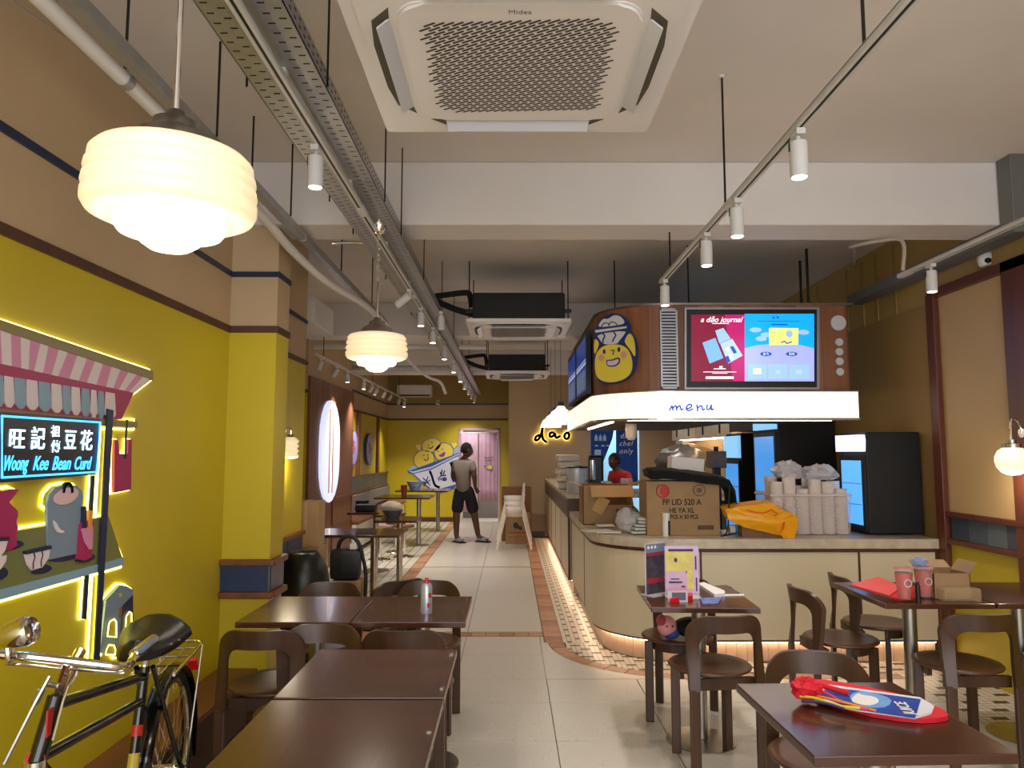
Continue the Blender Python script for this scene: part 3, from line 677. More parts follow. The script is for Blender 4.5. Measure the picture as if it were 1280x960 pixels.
urn = [(-30,606),(-18,612),(-12,609),(0,614),(14,611),(21,612),(14,622),(9,628),(20,639),(20,645),(18,652),(20,660),(18,668),(19,682),(10,688),(-22,690),(-26,672),(-28,646),(-14,632),(-20,620)]
lp('sauce_jar', urn, mg, h1-.006, h1+.007); halo(urn)
lp('cup', [(-22,675),(6,674),(2,688),(-4,696),(-14,698)], wh, h1, h1+.012); lp('cup_rim', [(-24,672),(7,671),(6,676),(-23,677)], nv, h1, h1+.014)
lp('cup', [(-22,700),(4,694),(3,702),(-4,712),(-16,716)], wh, h1, h1+.012); lp('shadow_shape', [(-18,724),(2,708),(9,713),(8,720),(-2,726)], nv, h1, h1+.004, 1)
# hanging bag and price tag
bag = [(143.5,549.5),(147.5,550),(149.5,567),(160,568),(161,549),(165,549),(164,612),(143,616)]
lp('hanging_bag', bag, mg, h0, h1); halo(bag, grow=.006)
b = B(); LP.line(b, LP.pxs([(158,525),(156.5,545),(156,573)]), .008, h1, h1+.006); obj('bag_hook', b, nv, st)
tg = [(150,731.5),(158,732.5),(166.5,737),(166.5,800),(160,812),(151,820),(146,821),(143,806),(136,804),(130,817),(125,815),(129,782),(133,750)]
lp('stall_stool', tg, gry, h0, h1); halo(tg)
lp('stool_side', [(165.5,744),(153,757),(150,796),(146,820),(151,820),(158,808),(166,800)], nv, h1, h1+.003)
for L in ([(134,780),(136,776),(141,773),(144,777),(144,797),(132,796)],[(156,770),(160,764),(163,766),(163.5,784),(154,795)],[(131,812),(134,806),(141,806),(143,812),(142,819),(130,819)],[(154,806),(161,800),(162,806),(156,813)]):
    lp('arch_opening', L, yel, h1+.002, h1+.0045); 
    obj('led_tube', LP.led(B(), LP.pxs(L), h1+.006, .0022, grow=-.002), led_y, st)
b = B(); LP.ell(b, LP.px(150.5,744), .009, .009, h1, h1+.003); obj('punched_hole', b, yel, st)
lp('stool_mark', [(149,760),(152,758),(151,772),(148.5,770)], mat('sign_rust',(140,84,50),.5), h1, h1+.004)
# neon name box
nb = thing('neon_sign', 'black shop name box with glowing blue and white lettering on the stall sign', 'sign', (XL+.02,2.7,1.4))
sgh = .045; LP.pxo = sgh
lp('sign_box', [(-6,514),(125.5,524.5),(119.5,593),(-6,604)], mat('sign_black',(14,10,24),.4), .022, sgh, par=nb)
neon_b = mat('neon_blue',(60,170,255),.4,emit=1.6); neon_w = mat('neon_white',(190,235,255),.4,emit=2.0)
obj('neon_tube', tube(B(), [LP.at(*LP.px(x,y), sgh+.004) for x, y in ((1,520),(124,528),(119.5,590),(1,597))], .004, 6, closed=True), neon_b, nb)
for chs, (x0,x1,y0,y1) in (('旺',(9,32,534,561)),('記',(37,57,533,562)),('祖',(62,76,529,546)),('傳',(62,76,547,566)),('豆',(79,96,536,562)),('花',(99,116,537,563))):
    a0 = LP.px(x0,y1); a1 = LP.px(x1,y0); cx, cy = (a0[0]+a1[0])/2, (a0[1]+a1[1])/2; hh = a1[1]-a0[1]; ww = a1[0]-a0[0]
    LP.text(chs, (cx, cy-.008), hh*(1.02 if hh > .05 and y1-y0 > 20 else .86), neon_w, nb, sgh+.002, offset=(.0006 if y1-y0 > 20 else .0003), sx=min(1.3, ww/hh/1.0), name='character')
for wd, xa, xb in (('Woong',5,35),('Kee',41,60),('Bean',65,88),('Curd',93,114)):
    a0, a1 = LP.px(xa,580), LP.px(xb,580)
    o = LP.text(wd, ((a0[0]+a1[0])/2, a0[1]), .07, neon_b, nb, sgh+.002, shear=.35, offset=.0006, sx=.9, name='lettering')
    ys_ = [v.co.y for v in o.data.vertices]; s_ = (a1[0]-a0[0])/(max(ys_)-min(ys_)); c_ = (a1[0]+a0[0])/2; m_ = (max(ys_)+min(ys_))/2
    for v in o.data.vertices: v.co.y = c_+(v.co.y-m_)*s_

# ================================================================ BACK WALL MURAL
MP = Plane((0,YB-.004,0), (1,0,0), (0,0,1))
mu_ = thing('bowl_mural', 'blue and white bowl of three smiling yellow balls painted on the far yellow wall', 'mural', (-1.6,YB-.01,.9))
def m6(L): return [(490+x/6, 530+y/6) for x, y in L]
mb, mw, my = mat('mural_blue',(38,92,170),.5), mat('mural_white',(214,214,226),.5), mat('mural_yellow',(232,206,78),.5)
def mp(name, L, m, h, it=0): P_ = MP.pxs(m6(L)); b = B(); MP.poly(b, smooth_closed(P_, it) if it else P_, 0, h); return obj(name, b, m, mu_)
def ml(L, wd, h, m=mb, it=2): b = B(); MP.line(b, MP.pxs(m6(smooth_open(L, it))), wd, 0, h); return obj('line_work', b, m, mu_)
mp('bowl_inside', [(115,345),(150,318),(300,300),(500,170),(560,160),(560,230),(300,330),(160,365)], mat('mural_lightblue',(150,180,222),.5), .002)
for q in ((295,160,75,55),(388,210,75,70),(240,265,80,72)):
    c_ = MP.px(*m6([q[:2]])[0]); s_ = 16.3/920/6
    b = B(); MP.ell(b, c_, q[2]*s_, q[3]*s_, 0, .003, rot=.2); obj('ball_outline', b, mb, mu_); b = B(); MP.ell(b, c_, (q[2]-5)*s_, (q[3]-5)*s_, 0, .004, rot=.2); obj('ball', b, my, mu_)
for L in ([(175,155),(190,150),(195,165),(205,145),(218,145),(222,165),(215,200),(205,210),(180,180)],[(440,145),(452,135),(462,150),(475,132),(488,140),(495,155),(480,175),(462,190)]): mp('hand', L, mb, .003); mp('hand', [(x*.88+sum(p[0] for p in L)/len(L)*.12, y*.88+sum(p[1] for p in L)/len(L)*.12) for x, y in L], my, .004)
mp('bowl_body', [(120,355),(505,215),(560,210),(560,430),(470,470),(340,515),(290,495),(210,430),(150,370)], mb, .005); mp('bowl_body', [(150,372),(510,238),(560,225),(560,420),(470,455),(345,490),(300,488),(222,428),(165,375)], mw, .006)
mp('bowl_rim', [(112,350),(150,352),(300,310),(505,210),(560,200),(560,222),(510,232),(300,340),(160,375),(125,368)], mb, .007); mp('bowl_rim', [(125,353),(160,356),(300,318),(505,220),(555,208),(510,224),(300,330),(160,368)], mw, .008)
mp('bowl_foot', [(300,492),(345,500),(470,455),(470,480),(400,508),(350,520),(325,512)], mb, .008)
ml([(285,355),(300,390),(310,430),(325,465),(355,474)], .05, .009); ml([(440,290),(455,330),(445,390),(465,430)], .05, .009)
for L in ([(232,405),(262,430),(285,460)],[(270,395),(258,430),(240,462)],[(232,430),(255,445)],[(285,420),(262,445)],[(345,410),(375,385),(405,385)],[(350,420),(400,400)],[(375,345),(372,378)],[(395,350),(385,380)],[(362,362),(370,385)],[(380,420),(410,405),(405,425),(380,422)]): ml(L, .025, .009)
for (x, y) in ((240,235),(268,232),(345,205),(378,188),(275,160),(300,140)): b = B(); MP.ell(b, MP.px(*m6([(x,y)])[0]), .014, .022, 0, .006); obj('eye', b, mb, mu_)
ml([(240,265),(255,275),(272,265),(272,245)], .02, .006); ml([(275,178),(295,184),(308,165)], .02, .006)
mp('mouth', [(345,235),(370,225),(395,205),(402,215),(395,240),(370,250)], mat('mural_purple',(120,70,170),.5), .006, 2)
# pink door curtain
nc = thing('pink_door_curtain', 'pale pink split door curtain with a little yellow print at the far door', 'curtain', (-.68,YB-.06,.9))
def wavy(P, u0, u1, v0, v1, folds, amp, m, name, par, h=0, taper=None, n=40):
    b = B(); g = []
    for i in range(n+1):
        t = i/n; col = []
        for j in range(7):
            s = j/6; uu0, uu1 = (u0, u1) if not taper else taper(s)
            uu = uu0+(uu1-uu0)*t; vv = v1+(v0-v1)*s; col.append(b.verts.new(P.at(uu, vv, h+amp*(.4+.6*s)*math.sin(t*folds*2*PI)+.0*s)))
        g.append(col)
    for i in range(n):
        for j in range(6): b.faces.new((g[i][j],g[i][j+1],g[i+1][j+1],g[i+1][j]))
    o = obj(name, b, m, par, smooth=True); md = o.modifiers.new('s','SOLIDIFY'); md.thickness = .004; return o
NP = Plane((0,YB-.06,0), (1,0,0), (0,0,1))
a = NP.px(576,541); c = NP.px(597.5,640); d = NP.px(621,626)
wavy(NP, a[0], c[0]-.01, NP.px(590,640)[1], a[1], 3, .015, pinkc, 'left_panel', nc); wavy(NP, c[0]+.02, d[0], d[1], a[1], 4, .015, pinkc, 'right_panel', nc)
obj('curtain_rod', tube(B(), [NP.at(a[0]-.03,a[1],0), NP.at(d[0]+.03,a[1],0)], .012), white, nc)
b = B(); NP.ell(b, NP.px(612,584), .075, .06, .02, .026); obj('print_outline', b, mb, nc); b = B(); NP.ell(b, NP.px(612,584), .062, .048, .02, .028); obj('print', b, my, nc)
b = B()
for x, y in ((606,572),(609,572.3),(612,572),(615,572),(607,576),(610,575.6),(613,576),(605,583)): NP.line(b, NP.pxs([(x,y),(x+1.6,y-.3)]), .018, .02, .026)
obj('print_writing', b, blk, nc)
# blue kitchen curtain
kc = thing('blue_kitchen_curtain', 'deep blue kitchen door curtain with white bottles and writing, parted in the middle', 'curtain', (1.9,13.44,.8))
KP = Plane((0,13.44,0), (1,0,0), (0,0,1))
uL, uM, uR = KP.px(739,560)[0], KP.px(768,560)[0], KP.px(797,560)[0]; zt = 2.12; zb0 = KP.px(750,600)[1]; zb1 = KP.px(790,607)[1]
wavy(KP, uL, uM, zb0, zt, 2, .01, bluec, 'left_panel', kc, taper=lambda s: (uL, uM-(uM-uL)*.80*max(0,(s-.25)/.75)))
wavy(KP, uM+.03, uR, zb1, zt, 2, .01, bluec, 'right_panel', kc)
obj('curtain_rod', tube(B(), [(uL-.05,13.44,zt),(uR+.05,13.44,zt)], .012), white, kc)
for i in range(4):
    x = 745+i*5.3; b = B(); KP.poly(b, KP.pxs([(x-1.9,551),(x+1.9,551),(x+1.9,546),(x+.8,544),(x,542.5),(x-.8,544),(x-1.9,546)]), .018, .022)
    if i < 3 or True: obj('printed_bottle', b, mat('curtain_print',(160,196,226),.6), kc) if i < 3 else b.free()
b = B(); KP.poly(b, KP.pxs([(743,569),(751,569),(751,562),(743,562)]), .018, .022); obj('printed_sheet', b, MATS['curtain_print'], kc)
b = B(); 
for x in (744,752,758): KP.line(b, KP.pxs([(x,557),(x+3,557.3)]), .025, .018, .022)
obj('print_writing', b, MATS['curtain_print'], kc)
for t_, y in (('dao',545),('chef',554.5),('only',564)): KP.text(t_, KP.px(782,y), .13, paper, kc, .022, shear=.25, ext=.001, spacing=1.15)
# dao lit lettering
DP = Plane((0,13.47,0), (1,0,0), (0,0,1))
dl = thing('lit_lettering', 'black handwritten shop letters with warm halo on the far beige wall', 'sign', (.95,13.47,1.8))
def d8(L): return [(660+x/8, 500+y/8) for x, y in L]
for nm, L, cl in (('letter',[(110,350),(80,365),(68,395),(80,408),(110,390),(135,330),(148,245),(140,330),(145,385),(160,405),(182,420)],0),('letter',[(255,325),(225,325),(212,350),(222,372),(250,362),(268,330),(270,362),(285,380),(318,362)],0),('letter',[(385,328),(365,345),(362,375),(382,392),(405,380),(412,350),(400,328),(385,326)],0)):
    P_ = smooth_open(DP.pxs(d8(L)), 2)
    b = B(); DP.line(b, P_, .05, .02, .035); obj(nm, b, blk, dl)
    b = B(); DP.line(b, P_, .055, .004, .012); obj('letter_halo', b, mat('halo_glow',(255,244,180),.5,emit=.7), dl)
# round wall plates on the far left wall
PL = Plane((XL2+.004,0,0), (0,1,0), (0,0,1))
for i, (x, y) in enumerate(((438.5,560),(459,561.5))):
    q = PL.px(x, y); pt = thing('wall_plate', ('nearer','farther')[i]+' lilac round plate with a red bird print on the far left wall', 'plate', (XL2,q[0],q[1]), group='lilac wall plates')
    b = B(); PL.ell(b, q, .33, .30, .01, .05); obj('rim', b, mat('plate_blue',(60,66,150),.4), pt)
    b = B(); PL.ell(b, q, .31, .28, .01, .056); obj('plate_face', b, mat('plate_lilac',(164,164,228),.35), pt)
    b = B(); PL.ell(b, (q[0]-.06,q[1]+.08), .07, .05, .02, .06); PL.ell(b, (q[0]-.02,q[1]-.02), .05, .08, .02, .06); obj('bird_print', b, mat('plate_red',(190,60,80),.5), pt)
    b = B(); PL.ell(b, (q[0]+.1,q[1]+.02), .05, .04, .02, .06); obj('leaf_print', b, mat('plate_orange',(220,140,90),.5), pt)

# ================================================================ CEILING EQUIPMENT
def rrect(hw, hh, r, n=6):
    P_ = []
    for cx, cy, a in ((hw-r,hh-r,0),(-hw+r,hh-r,PI/2),(-hw+r,-hh+r,PI),(hw-r,-hh+r,1.5*PI)):
        for k in range(n+1): t = a+PI/2*k/n; P_.append((cx+r*math.cos(t), cy+r*math.sin(t)))
    return P_
def cassette(label, loc, body):
    t = thing('ceiling_air_conditioner', label, 'air conditioner', loc, group='cassette air conditioners')
    P = Plane(loc, (1,0,0), (0,-1,0))      # n = down
    assert P.n.z < 0
    hw = .475
    b = B(); o_, i_ = rrect(hw, hw, .02, 3), rrect(.40, .40, .16, 3)
    for pts, ha, hb in ((rrect(hw,hw,.02), -.03, 0),): P.poly(b, pts, ha, hb)
    obj('panel', b, mat('ac_white',(226,220,216),.42), t)
    b = B(); P.poly(b, rrect(.435,.435,.12), -.005, .010); bmesh.ops.bevel(b, geom=[e for e in b.edges if all(v.co.z < loc[2]-.009 for v in e.verts)], offset=.006, segments=2, affect='EDGES'); obj('inner_frame', b, MATS['ac_white'], t)
    b = B(); P.poly(b, rrect(.33,.33,.08), 0, .022); bmesh.ops.bevel(b, geom=[e for e in b.edges if all(v.co.z < loc[2]-.021 for v in e.verts)], offset=.008, segments=2, affect='EDGES'); obj('grille_panel', b, MATS['ac_white'], t)
    for sx_, sy_ in ((1,0),(-1,0),(0,1),(0,-1)):
        def pt(a, r): return (a, r) if sx_ == 0 else (r, a)
        s_ = sx_ or sy_
        curve = [(-.30,.345),(-.24,.40),(-.12,.415),(.12,.415),(.24,.40),(.30,.345)]
        poly = [pt(a, s_*r) for a, r in curve+[(.22,.355),(-.22,.355)]]
        b = B(); P.poly(b, poly, .002, .0115); obj('air_slot', b, mat('ac_slot',(84,78,62),.7), t)
        q = [pt(a, s_*r) for a, r in ((-.25,.350),(.25,.350),(.245,.385),(-.245,.385))]
        b = B(); a_ = [b.verts.new(P.at(*p, .012 if k < 2 else .038)) for k, p in enumerate(q)]; f = b.faces.new(a_)
        r = bmesh.ops.extrude_face_region(b, geom=[f]); bmesh.ops.translate(b, vec=(0,0,.006), verts=[g for g in r['geom'] if isinstance(g, bmesh.types.BMVert)])
        obj('vane', b, mat('ac_vane',(196,196,200),.35), t)
    # grille slots, diagonal rows
    b = B(); L, W, ca, sa = .037, .0078, math.cos(.52), math.sin(.52); hg = .272
    rows = range(-46, 47)
    for i in rows:
        for j in range(-11, 12):
            u = j*.046+(i % 2)*.023; v = i*.0118
            x, y = u*ca-v*sa, (u*sa+v*ca)
            if abs(x) > hg-.01 or abs(y) > hg-.01: continue
            if abs(x) > hg-.07 and abs(y) > hg-.07 and math.hypot(abs(x)-(hg-.07), abs(y)-(hg-.07)) > .06: continue
            dx, dy, nx, ny = ca*L/2, sa*L/2, -sa*W/2, ca*W/2
            for hgt in (.0226,):
                b.faces.new([b.verts.new(P.at(x+p*dx+q*nx, (y+p*dy+q*ny), hgt)) for p, q in ((-1,-1),(1,-1),(1,1),(-1,1))])
    obj('grille_slots', b, mat('slot_dark',(70,60,54),.8), t, kind='stuff')
    P.text('Midea', (0,.298), .026, mat('logo_grey',(110,104,100),.5), t, .0225, ext=.0003) if not body else None
    if body:
        b = B(); bevbox(b, loc[0]-.42, loc[0]+.42, loc[1]-.42, loc[1]+.42, loc[2]+.03, loc[2]+.28, .02); obj('body', b, mat('ac_body_black',(20,20,21),.7,bump=.15,scale=25), t)
        for x in (-.45,.45):
            for y in (-.38,.38): obj('bracket', box(B(), loc[0]+x-.03, loc[0]+x+.03, loc[1]+y-.02, loc[1]+y+.02, loc[2]+.10, loc[2]+.13), dmetal, t)
    for x in (-.45,.45):
        for y in (-.38,.38): obj('hanger_rod', tube(B(), [(loc[0]+x, loc[1]+y, loc[2]+.03), (loc[0]+x, loc[1]+y, ZC)], .006, 6), dmetal, t)
    if not body: obj('body', bevbox(B(), loc[0]-.42, loc[0]+.42, loc[1]-.42, loc[1]+.42, loc[2]+.03, loc[2]+.28, .02), mat('ac_body_black',(20,20,21),.7), t)
    return t
cassette('large white square ceiling air conditioner overhead in the foreground, grille of diagonal slots', (.025,2.125,2.67), False)
cassette('middle ceiling air conditioner with black body and two black insulated pipes', (.075,6.99,2.67), True)
cassette('farthest ceiling air conditioner, small black body beyond the middle one', (.10,11.2,2.67), True)
for i, (y, z) in enumerate(((6.8,2.86),(11.1,2.84))):
    t = thing('insulated_pipes', ['pair of black foam covered pipes bending into the middle air conditioner','black foam covered pipes running into the farthest air conditioner'][i], 'pipe', (-.5,y,z))
    obj('pipe', tube(B(), smooth_open([(-.72,y,z+.10),(-.42,y,z+.14),(-.38,y,z+.13),(-.36,y,z)],2), .028, 8), blackfoam, t)
    obj('pipe', tube(B(), smooth_open([(-.72,y,z+.07),(-.62,y,z+.02),(-.5,y,z-.03),(-.34,y,z-.07)],2), .03, 8), blackfoam, t)
# perforated cable tray with lighting track below
tr = thing('cable_tray', 'long perforated galvanised cable tray running the length of the ceiling', 'cable tray', (-.75,6,2.76))
x0, x1 = -.885, -.635
segs = [-1.5, .9, 3.3, 5.7, 8.1, 10.5, 12.9, 16.1]
for a, c in zip(segs, segs[1:]):
    b = B(); box(b, x0, x1, a+.004, c-.004, 2.755, 2.758); box(b, x0, x0+.003, a+.004, c-.004, 2.755, 2.82); box(b, x1-.003, x1, a+.004, c-.004, 2.755, 2.82)
    obj('tray_length', b, galv, tr)
b = B(); y = 1.0; j = 0
while y < 9:
    for k in range(6):
        x = x0+.025+k*.04+(j % 2)*.0
        if abs(x+.745) < .02: continue
        yy_ = y+(k % 2)*.025
        b.faces.new([b.verts.new(p) for p in ((x-.011,yy_,2.7545),(x+.011,yy_,2.7545),(x+.011,yy_+.007,2.7545),(x-.011,yy_+.007,2.7545))])
    y += .05; j += 1
obj('tray_slots', b, mat('slot_black',(25,22,20),.8), tr, kind='stuff')
b = B(); y = 1.0
while y < 6:
    for z in (2.775, 2.80): box(b, x1, x1+.0005, y, y+.02, z, z+.006)
    y += .05
obj('tray_slots', b, MATS['slot_black'], tr, kind='stuff')
for k, y in enumerate((1.2,2.4,3.55,4.1,5.2,6.6,8.0,9.4,11,13)):
    for x in (x0-.012, x1+.012): obj('hanger_rod', tube(B(), [(x,y,2.74),(x,y,(2.86 if any(p<y<q for p,q in bb) else ZC))], .004, 6), dmetal, tr)
def track(label, x, ya, yb_, z, rods=(), axis='y', group='lighting tracks'):
    t = thing('lighting_track', label, 'lighting track', (x,(ya+yb_)/2,z), group=group)
    b = B(); box(b, x-.017, x-.006, ya, yb_, z, z+.02); box(b, x+.006, x+.017, ya, yb_, z, z+.02); box(b, x-.017, x+.017, ya, yb_, z+.017, z+.022)
    obj('rail', b, wpaint, t)
    b = B(); box(b, x-.006, x+.006, ya+.01, yb_-.01, z+.004, z+.017); obj('track_slot', b, blackp, t)
    b = B(); y = ya+1.0
    while y < yb_: box(b, x-.019, x+.019, y-.06, y+.06, z-.002, z+.022); y += 2.0
    if len(b.verts): obj('joint_cover', b, wpaint, t, kind='stuff')
    else: b.free()
    for y in rods: obj('hanger_rod', tube(B(), [(x,y,z+.02),(x,y,ZC if not any(p<y<q for p,q in bb) else 2.86)], .005, 6), dmetal, t); obj('ceiling_cap', cyl(B(), (x,y,0), .014, ZC-.012, ZC, 12), wpaint, t)
    return t
track('white lighting track clipped below the cable tray', -.745, -1.4, 16.0, 2.70, ())
b = B()
for y in range(-1, 16): box(b, -.755, -.735, y+.3, y+.33, 2.72, 2.757)
obj('tray_clip', b, wpaint, tr)
track('white lighting track hanging on rods at upper right of the aisle', .985, .2, 4.72, 2.60, (1.95,3.28,4.45))
track('white lighting track running along the right wall', 2.46, -.5, 4.52, 2.60, (1.5,))
track('white lighting track above the far left wall seating', -2.2, 8.2, 15.6, 2.60, (8.6,11.7,14.5))
def spot(x, y, z, label, group, on=True, tilt=(0,0), power=None, r=.030, ln=.125):
    """a cylinder spotlight hanging from the track at height z"""
    t = thing('track_spotlight', label, 'spotlight', (x,y,z), group=group)
    obj('adapter', bevbox(B(), x-.016, x+.016, y-.03, y+.03, z-.022, z, .003), wpaint, t)
    obj('stem', tube(B(), [(x,y,z-.02),(x,y,z-.05)], .008, 8), wpaint, t)
    d = Vector((tilt[0], tilt[1], -1)).normalized(); q = Vector((x,y,z-.04)); e = q+d*ln
    obj('housing', tube(B(), [q, q+d*.004, e-d*.002, e], [r-.004, r, r, r-.002], 20), wpaint, t, smooth=True)
    obj('lens', tube(B(), [e-d*.001, e+d*.002], r-.006, 20), glow_d if on else mat('lens_off',(90,90,92),.2), t)
    obj('bracket', tube(B(), [q+Vector((-r-.001,0,.0)), q+Vector((-r-.001,0,-.035))], .003, 6), dmetal, t)
    if on and (power is None or power > 0): spot_light('lamp_light', e+d*.01, power or SPOT_W, t, e+d)
    return t
zt_ = 2.70
lspots = [(2.72,'nearest spotlight under the cable tray, directly left of the big air conditioner'),(6.25,'third lit spotlight under the cable tray, beyond the second glass pendant')]
spot(-.765,2.80,zt_,'nearest spotlight on the cable tray track, up by the big air conditioner','tray spotlights', power=24)
ysp = [6.05,7.0,8.25,9.6,10.9,12.2,13.3,14.3,15.5]
for i, y in enumerate(ysp):
    spot(-.745 if i % 2 == 0 else -.745, y, zt_, ['second','third','fourth','fifth','sixth','seventh','eighth','ninth','tenth'][i]+' lit spotlight along the cable tray track, counted from the front', 'tray spotlights', power=(24 if y < 9 else 42), tilt=((0,0) if y < 11 else (-.2,.35)), ln=.11)
spot(-.745, 5.35, zt_, 'unlit spotlight tilted sideways under the cable tray', 'tray spotlights', on=False, tilt=(-1.4,.4))
spot(-.60, 6.3, zt_+.02, 'unlit spotlight beside the second lit one on the cable tray', 'tray spotlights', on=False)
for i, y in enumerate((2.43,3.12,3.62,4.62)):
    spot(.985, y, 2.60, ['nearest and largest','second','third','last'][i]+' spotlight on the rod-hung track at upper right', 'right track spotlights', power=20)
spot(2.46, 4.22, 2.60, 'spotlight on the right wall track beside the dome camera', 'right wall spotlights', power=24)
spot(2.46, 2.6, 2.60, 'spotlight on the right wall track outside the top of the view', 'right wall spotlights', power=24)
for i, (y, on, tl) in enumerate(((8.5,0,(-.3,0)),(9.3,0,(-.6,.3)),(9.9,1,(0,0)),(11.0,1,(0,0)),(11.7,0,(-.5,0)),(12.2,1,(-.6,.2)),(12.9,0,(-.5,0)),(13.6,0,(-.6,0)),(14.6,0,(-.3,0)),(15.3,1,(-.1,0)))):
    spot(-2.2, y, 2.60, ['first dark','second dark tilted','first lit','second lit','third dark','lit tilted','fourth dark','fifth dark','sixth dark','farthest lit'][i]+' spotlight on the track above the far left seating', 'left seating spotlights', on=bool(on), tilt=tl, power=60, ln=.11)
# conduit and trunking at upper left
pc = thing('conduit_pipe', 'thick white conduit pipe running along the upper left ceiling edge', 'pipe', (-1.34,2,2.79))
path = smooth_open([(-1.34,-1.5,2.79),(-1.34,2.55,2.79),(-1.34,3.9,2.78),(-1.33,4.35,2.72),(-1.30,5.2,2.70),(-1.22,6.0,2.74),(-1.20,7.2,2.74)], 2)
obj('pipe', tube(B(), path, .027, 14), white, pc, smooth=True)
for y in (1.2, 2.45, 3.7): obj('clamp', tube(B(), [(-1.34,y-.02,2.79),(-1.34,y+.02,2.79)], .031, 14), galv, pc)
for y in (2.45, 3.7): obj('hanger_rod', tube(B(), [(-1.34,y,2.81),(-1.34,y,ZC)], .005, 6), dmetal, pc)
obj('thin_cable', tube(B(), [(-1.55,.3,2.85),(-1.50,2.1,2.86),(-1.46,2.3,2.86)], .003, 6), galv, pc)
tk = thing('metal_trunking', 'silver metal trunking beside the white conduit at upper left', 'trunking', (-1.24,4,2.80))
for a, c in ((-1.5,1.5),(1.5,4.4),(4.4,5.9),(5.9,7.4)): obj('trunk_length', bevbox(B(), -1.295, -1.25, a, c-.01, 2.79, 2.84, .004), galv, tk)
for y in (3.0, 4.05, 5.3, 6.5): obj('hanger_rod', tube(B(), [(-1.24,y,2.83),(-1.24,y,ZC)], .005, 6), dmetal, tk)
one('ceiling_bracket', tube(B(), [(-1.15,4.65,2.85),(-.9,4.65,2.85)], .008, 8), chrome, 'thin bright strut under the first beam beside the silver trunking', 'bracket')
# far ceiling pipes
one('ceiling_pipe', tube(B(), [(-2.6,9.0,2.80),(-.3,9.0,2.80)], .03, 10), wpaint, 'white pipe crossing the ceiling just past the second beam', 'pipe', smooth=True)
one('ceiling_pipe', tube(B(), [(-2.6,11.6,2.84),(.6,11.6,2.84)], .04, 10), galv, 'grey pipe crossing the ceiling behind the farthest air conditioner', 'pipe', smooth=True)
one('flexible_conduit', tube(B(), smooth_open([(-1.5,9.6,2.9),(-1.3,9.8,2.66),(-1.1,9.9,2.5),(-.95,10,2.48),(-.88,10,2.3)],2), .02, 8), wpaint, 'drooping white flexible conduit hanging left of the cable tray', 'pipe', smooth=True)
one('ceiling_duct', bevbox(B(), -2.68, -1.7, 6.3, 7.0, 2.62, 2.86, .01), beam_m, 'boxed white duct hanging over the left recess behind the pendant', 'duct')
rs = [(-.35,5.0),(-.2,5.5),(.3,5.2),(1.1,5.1),(1.5,5.4),(2.0,5.2),(-.1,8.0),(.9,7.6),(1.6,7.8),(-1.9,9.3),(-1.7,7.8),(.45,9.7),(1.2,10.2)]
for i, (x, y) in enumerate(rs):
    pass
# wall mounted air conditioner at the back, back camera
ac = thing('wall_air_conditioner', 'white wall mounted air conditioner high on the back wall', 'air conditioner', (-2.0,16.2,2.8))
q0, q1 = MP.px(498,482), MP.px(541,497)
obj('body', bevbox(B(), q0[0], q1[0], YB-.22, YB, q1[1], q0[1], .03), white, ac); obj('air_flap', box(B(), q0[0]+.04, q1[0]-.04, YB-.225, YB-.2, q1[1]+.01, q1[1]+.05), mat('ac_slot',(84,78,62),.7), ac)
def dome(name, label, c, wallx=None):
    t = thing(name, label, 'camera', c)
    obj('mount', bevbox(B(), c[0]-.045, c[0]+.045, c[1]-.045, c[1]+.045, c[2]+.04, c[2]+.10, .005), mat('mount_grey',(150,154,166),.5), t)
    obj('housing', lathe(B(), [(0,.04),(.042,.04),(.045,.0),(.035,-.04),(.0,-.055)], c, 20), white, t, smooth=True)
    obj('lens', lathe(B(), [(0,.022),(.018,.01),(.022,0),(.018,-.012),(0,-.022)], (c[0]-.005,c[1]-.038,c[2]-.012), 16), mat('lens_black',(8,8,10),.1), t, smooth=True)
    obj('mount_arm', box(B(), c[0]-.02, (XR if wallx is None else c[0]+.02), c[1]-.02, c[1]+.02+(0 if wallx is None else .2), c[2]+.09, c[2]+.12), wpaint, t); return t
cq = atY(1231,325,4.75); dome('security_camera', 'white dome security camera on the right wall above the beige panel', tuple(cq))
cq = atY(547,507,16.05); dome('security_camera', 'small security camera on the back wall below the wall air conditioner', tuple(cq), 0)
# grey duct at the right of the first beam
dk = thing('grey_duct', 'grey sheet metal trunking dropping down the right end of the beam', 'duct', (3.0,4.5,2.85))
obj('drop', bevbox(B(), 2.93, 3.05, 4.17, 4.29, 2.78, ZC, .004), mat('duct_grey',(112,112,108),.5,.3), dk)
obj('run', bevbox(B(), 2.93, 3.06, 4.29, 6.3, 2.78, 2.86, .004), MATS['duct_grey'], dk)
one('wall_conduit', tube(B(), smooth_open([(2.42,4.45,2.62),(2.44,4.44,2.8),(2.4,4.5,2.84),(2.2,4.7,2.84),(2.35,4.9,2.9),(3.1,6.5,3.18)],2), .012, 8), mat('conduit_beige',(170,160,140),.5), 'curved flexible conduit looping down to the right wall lighting track', 'pipe', smooth=True)

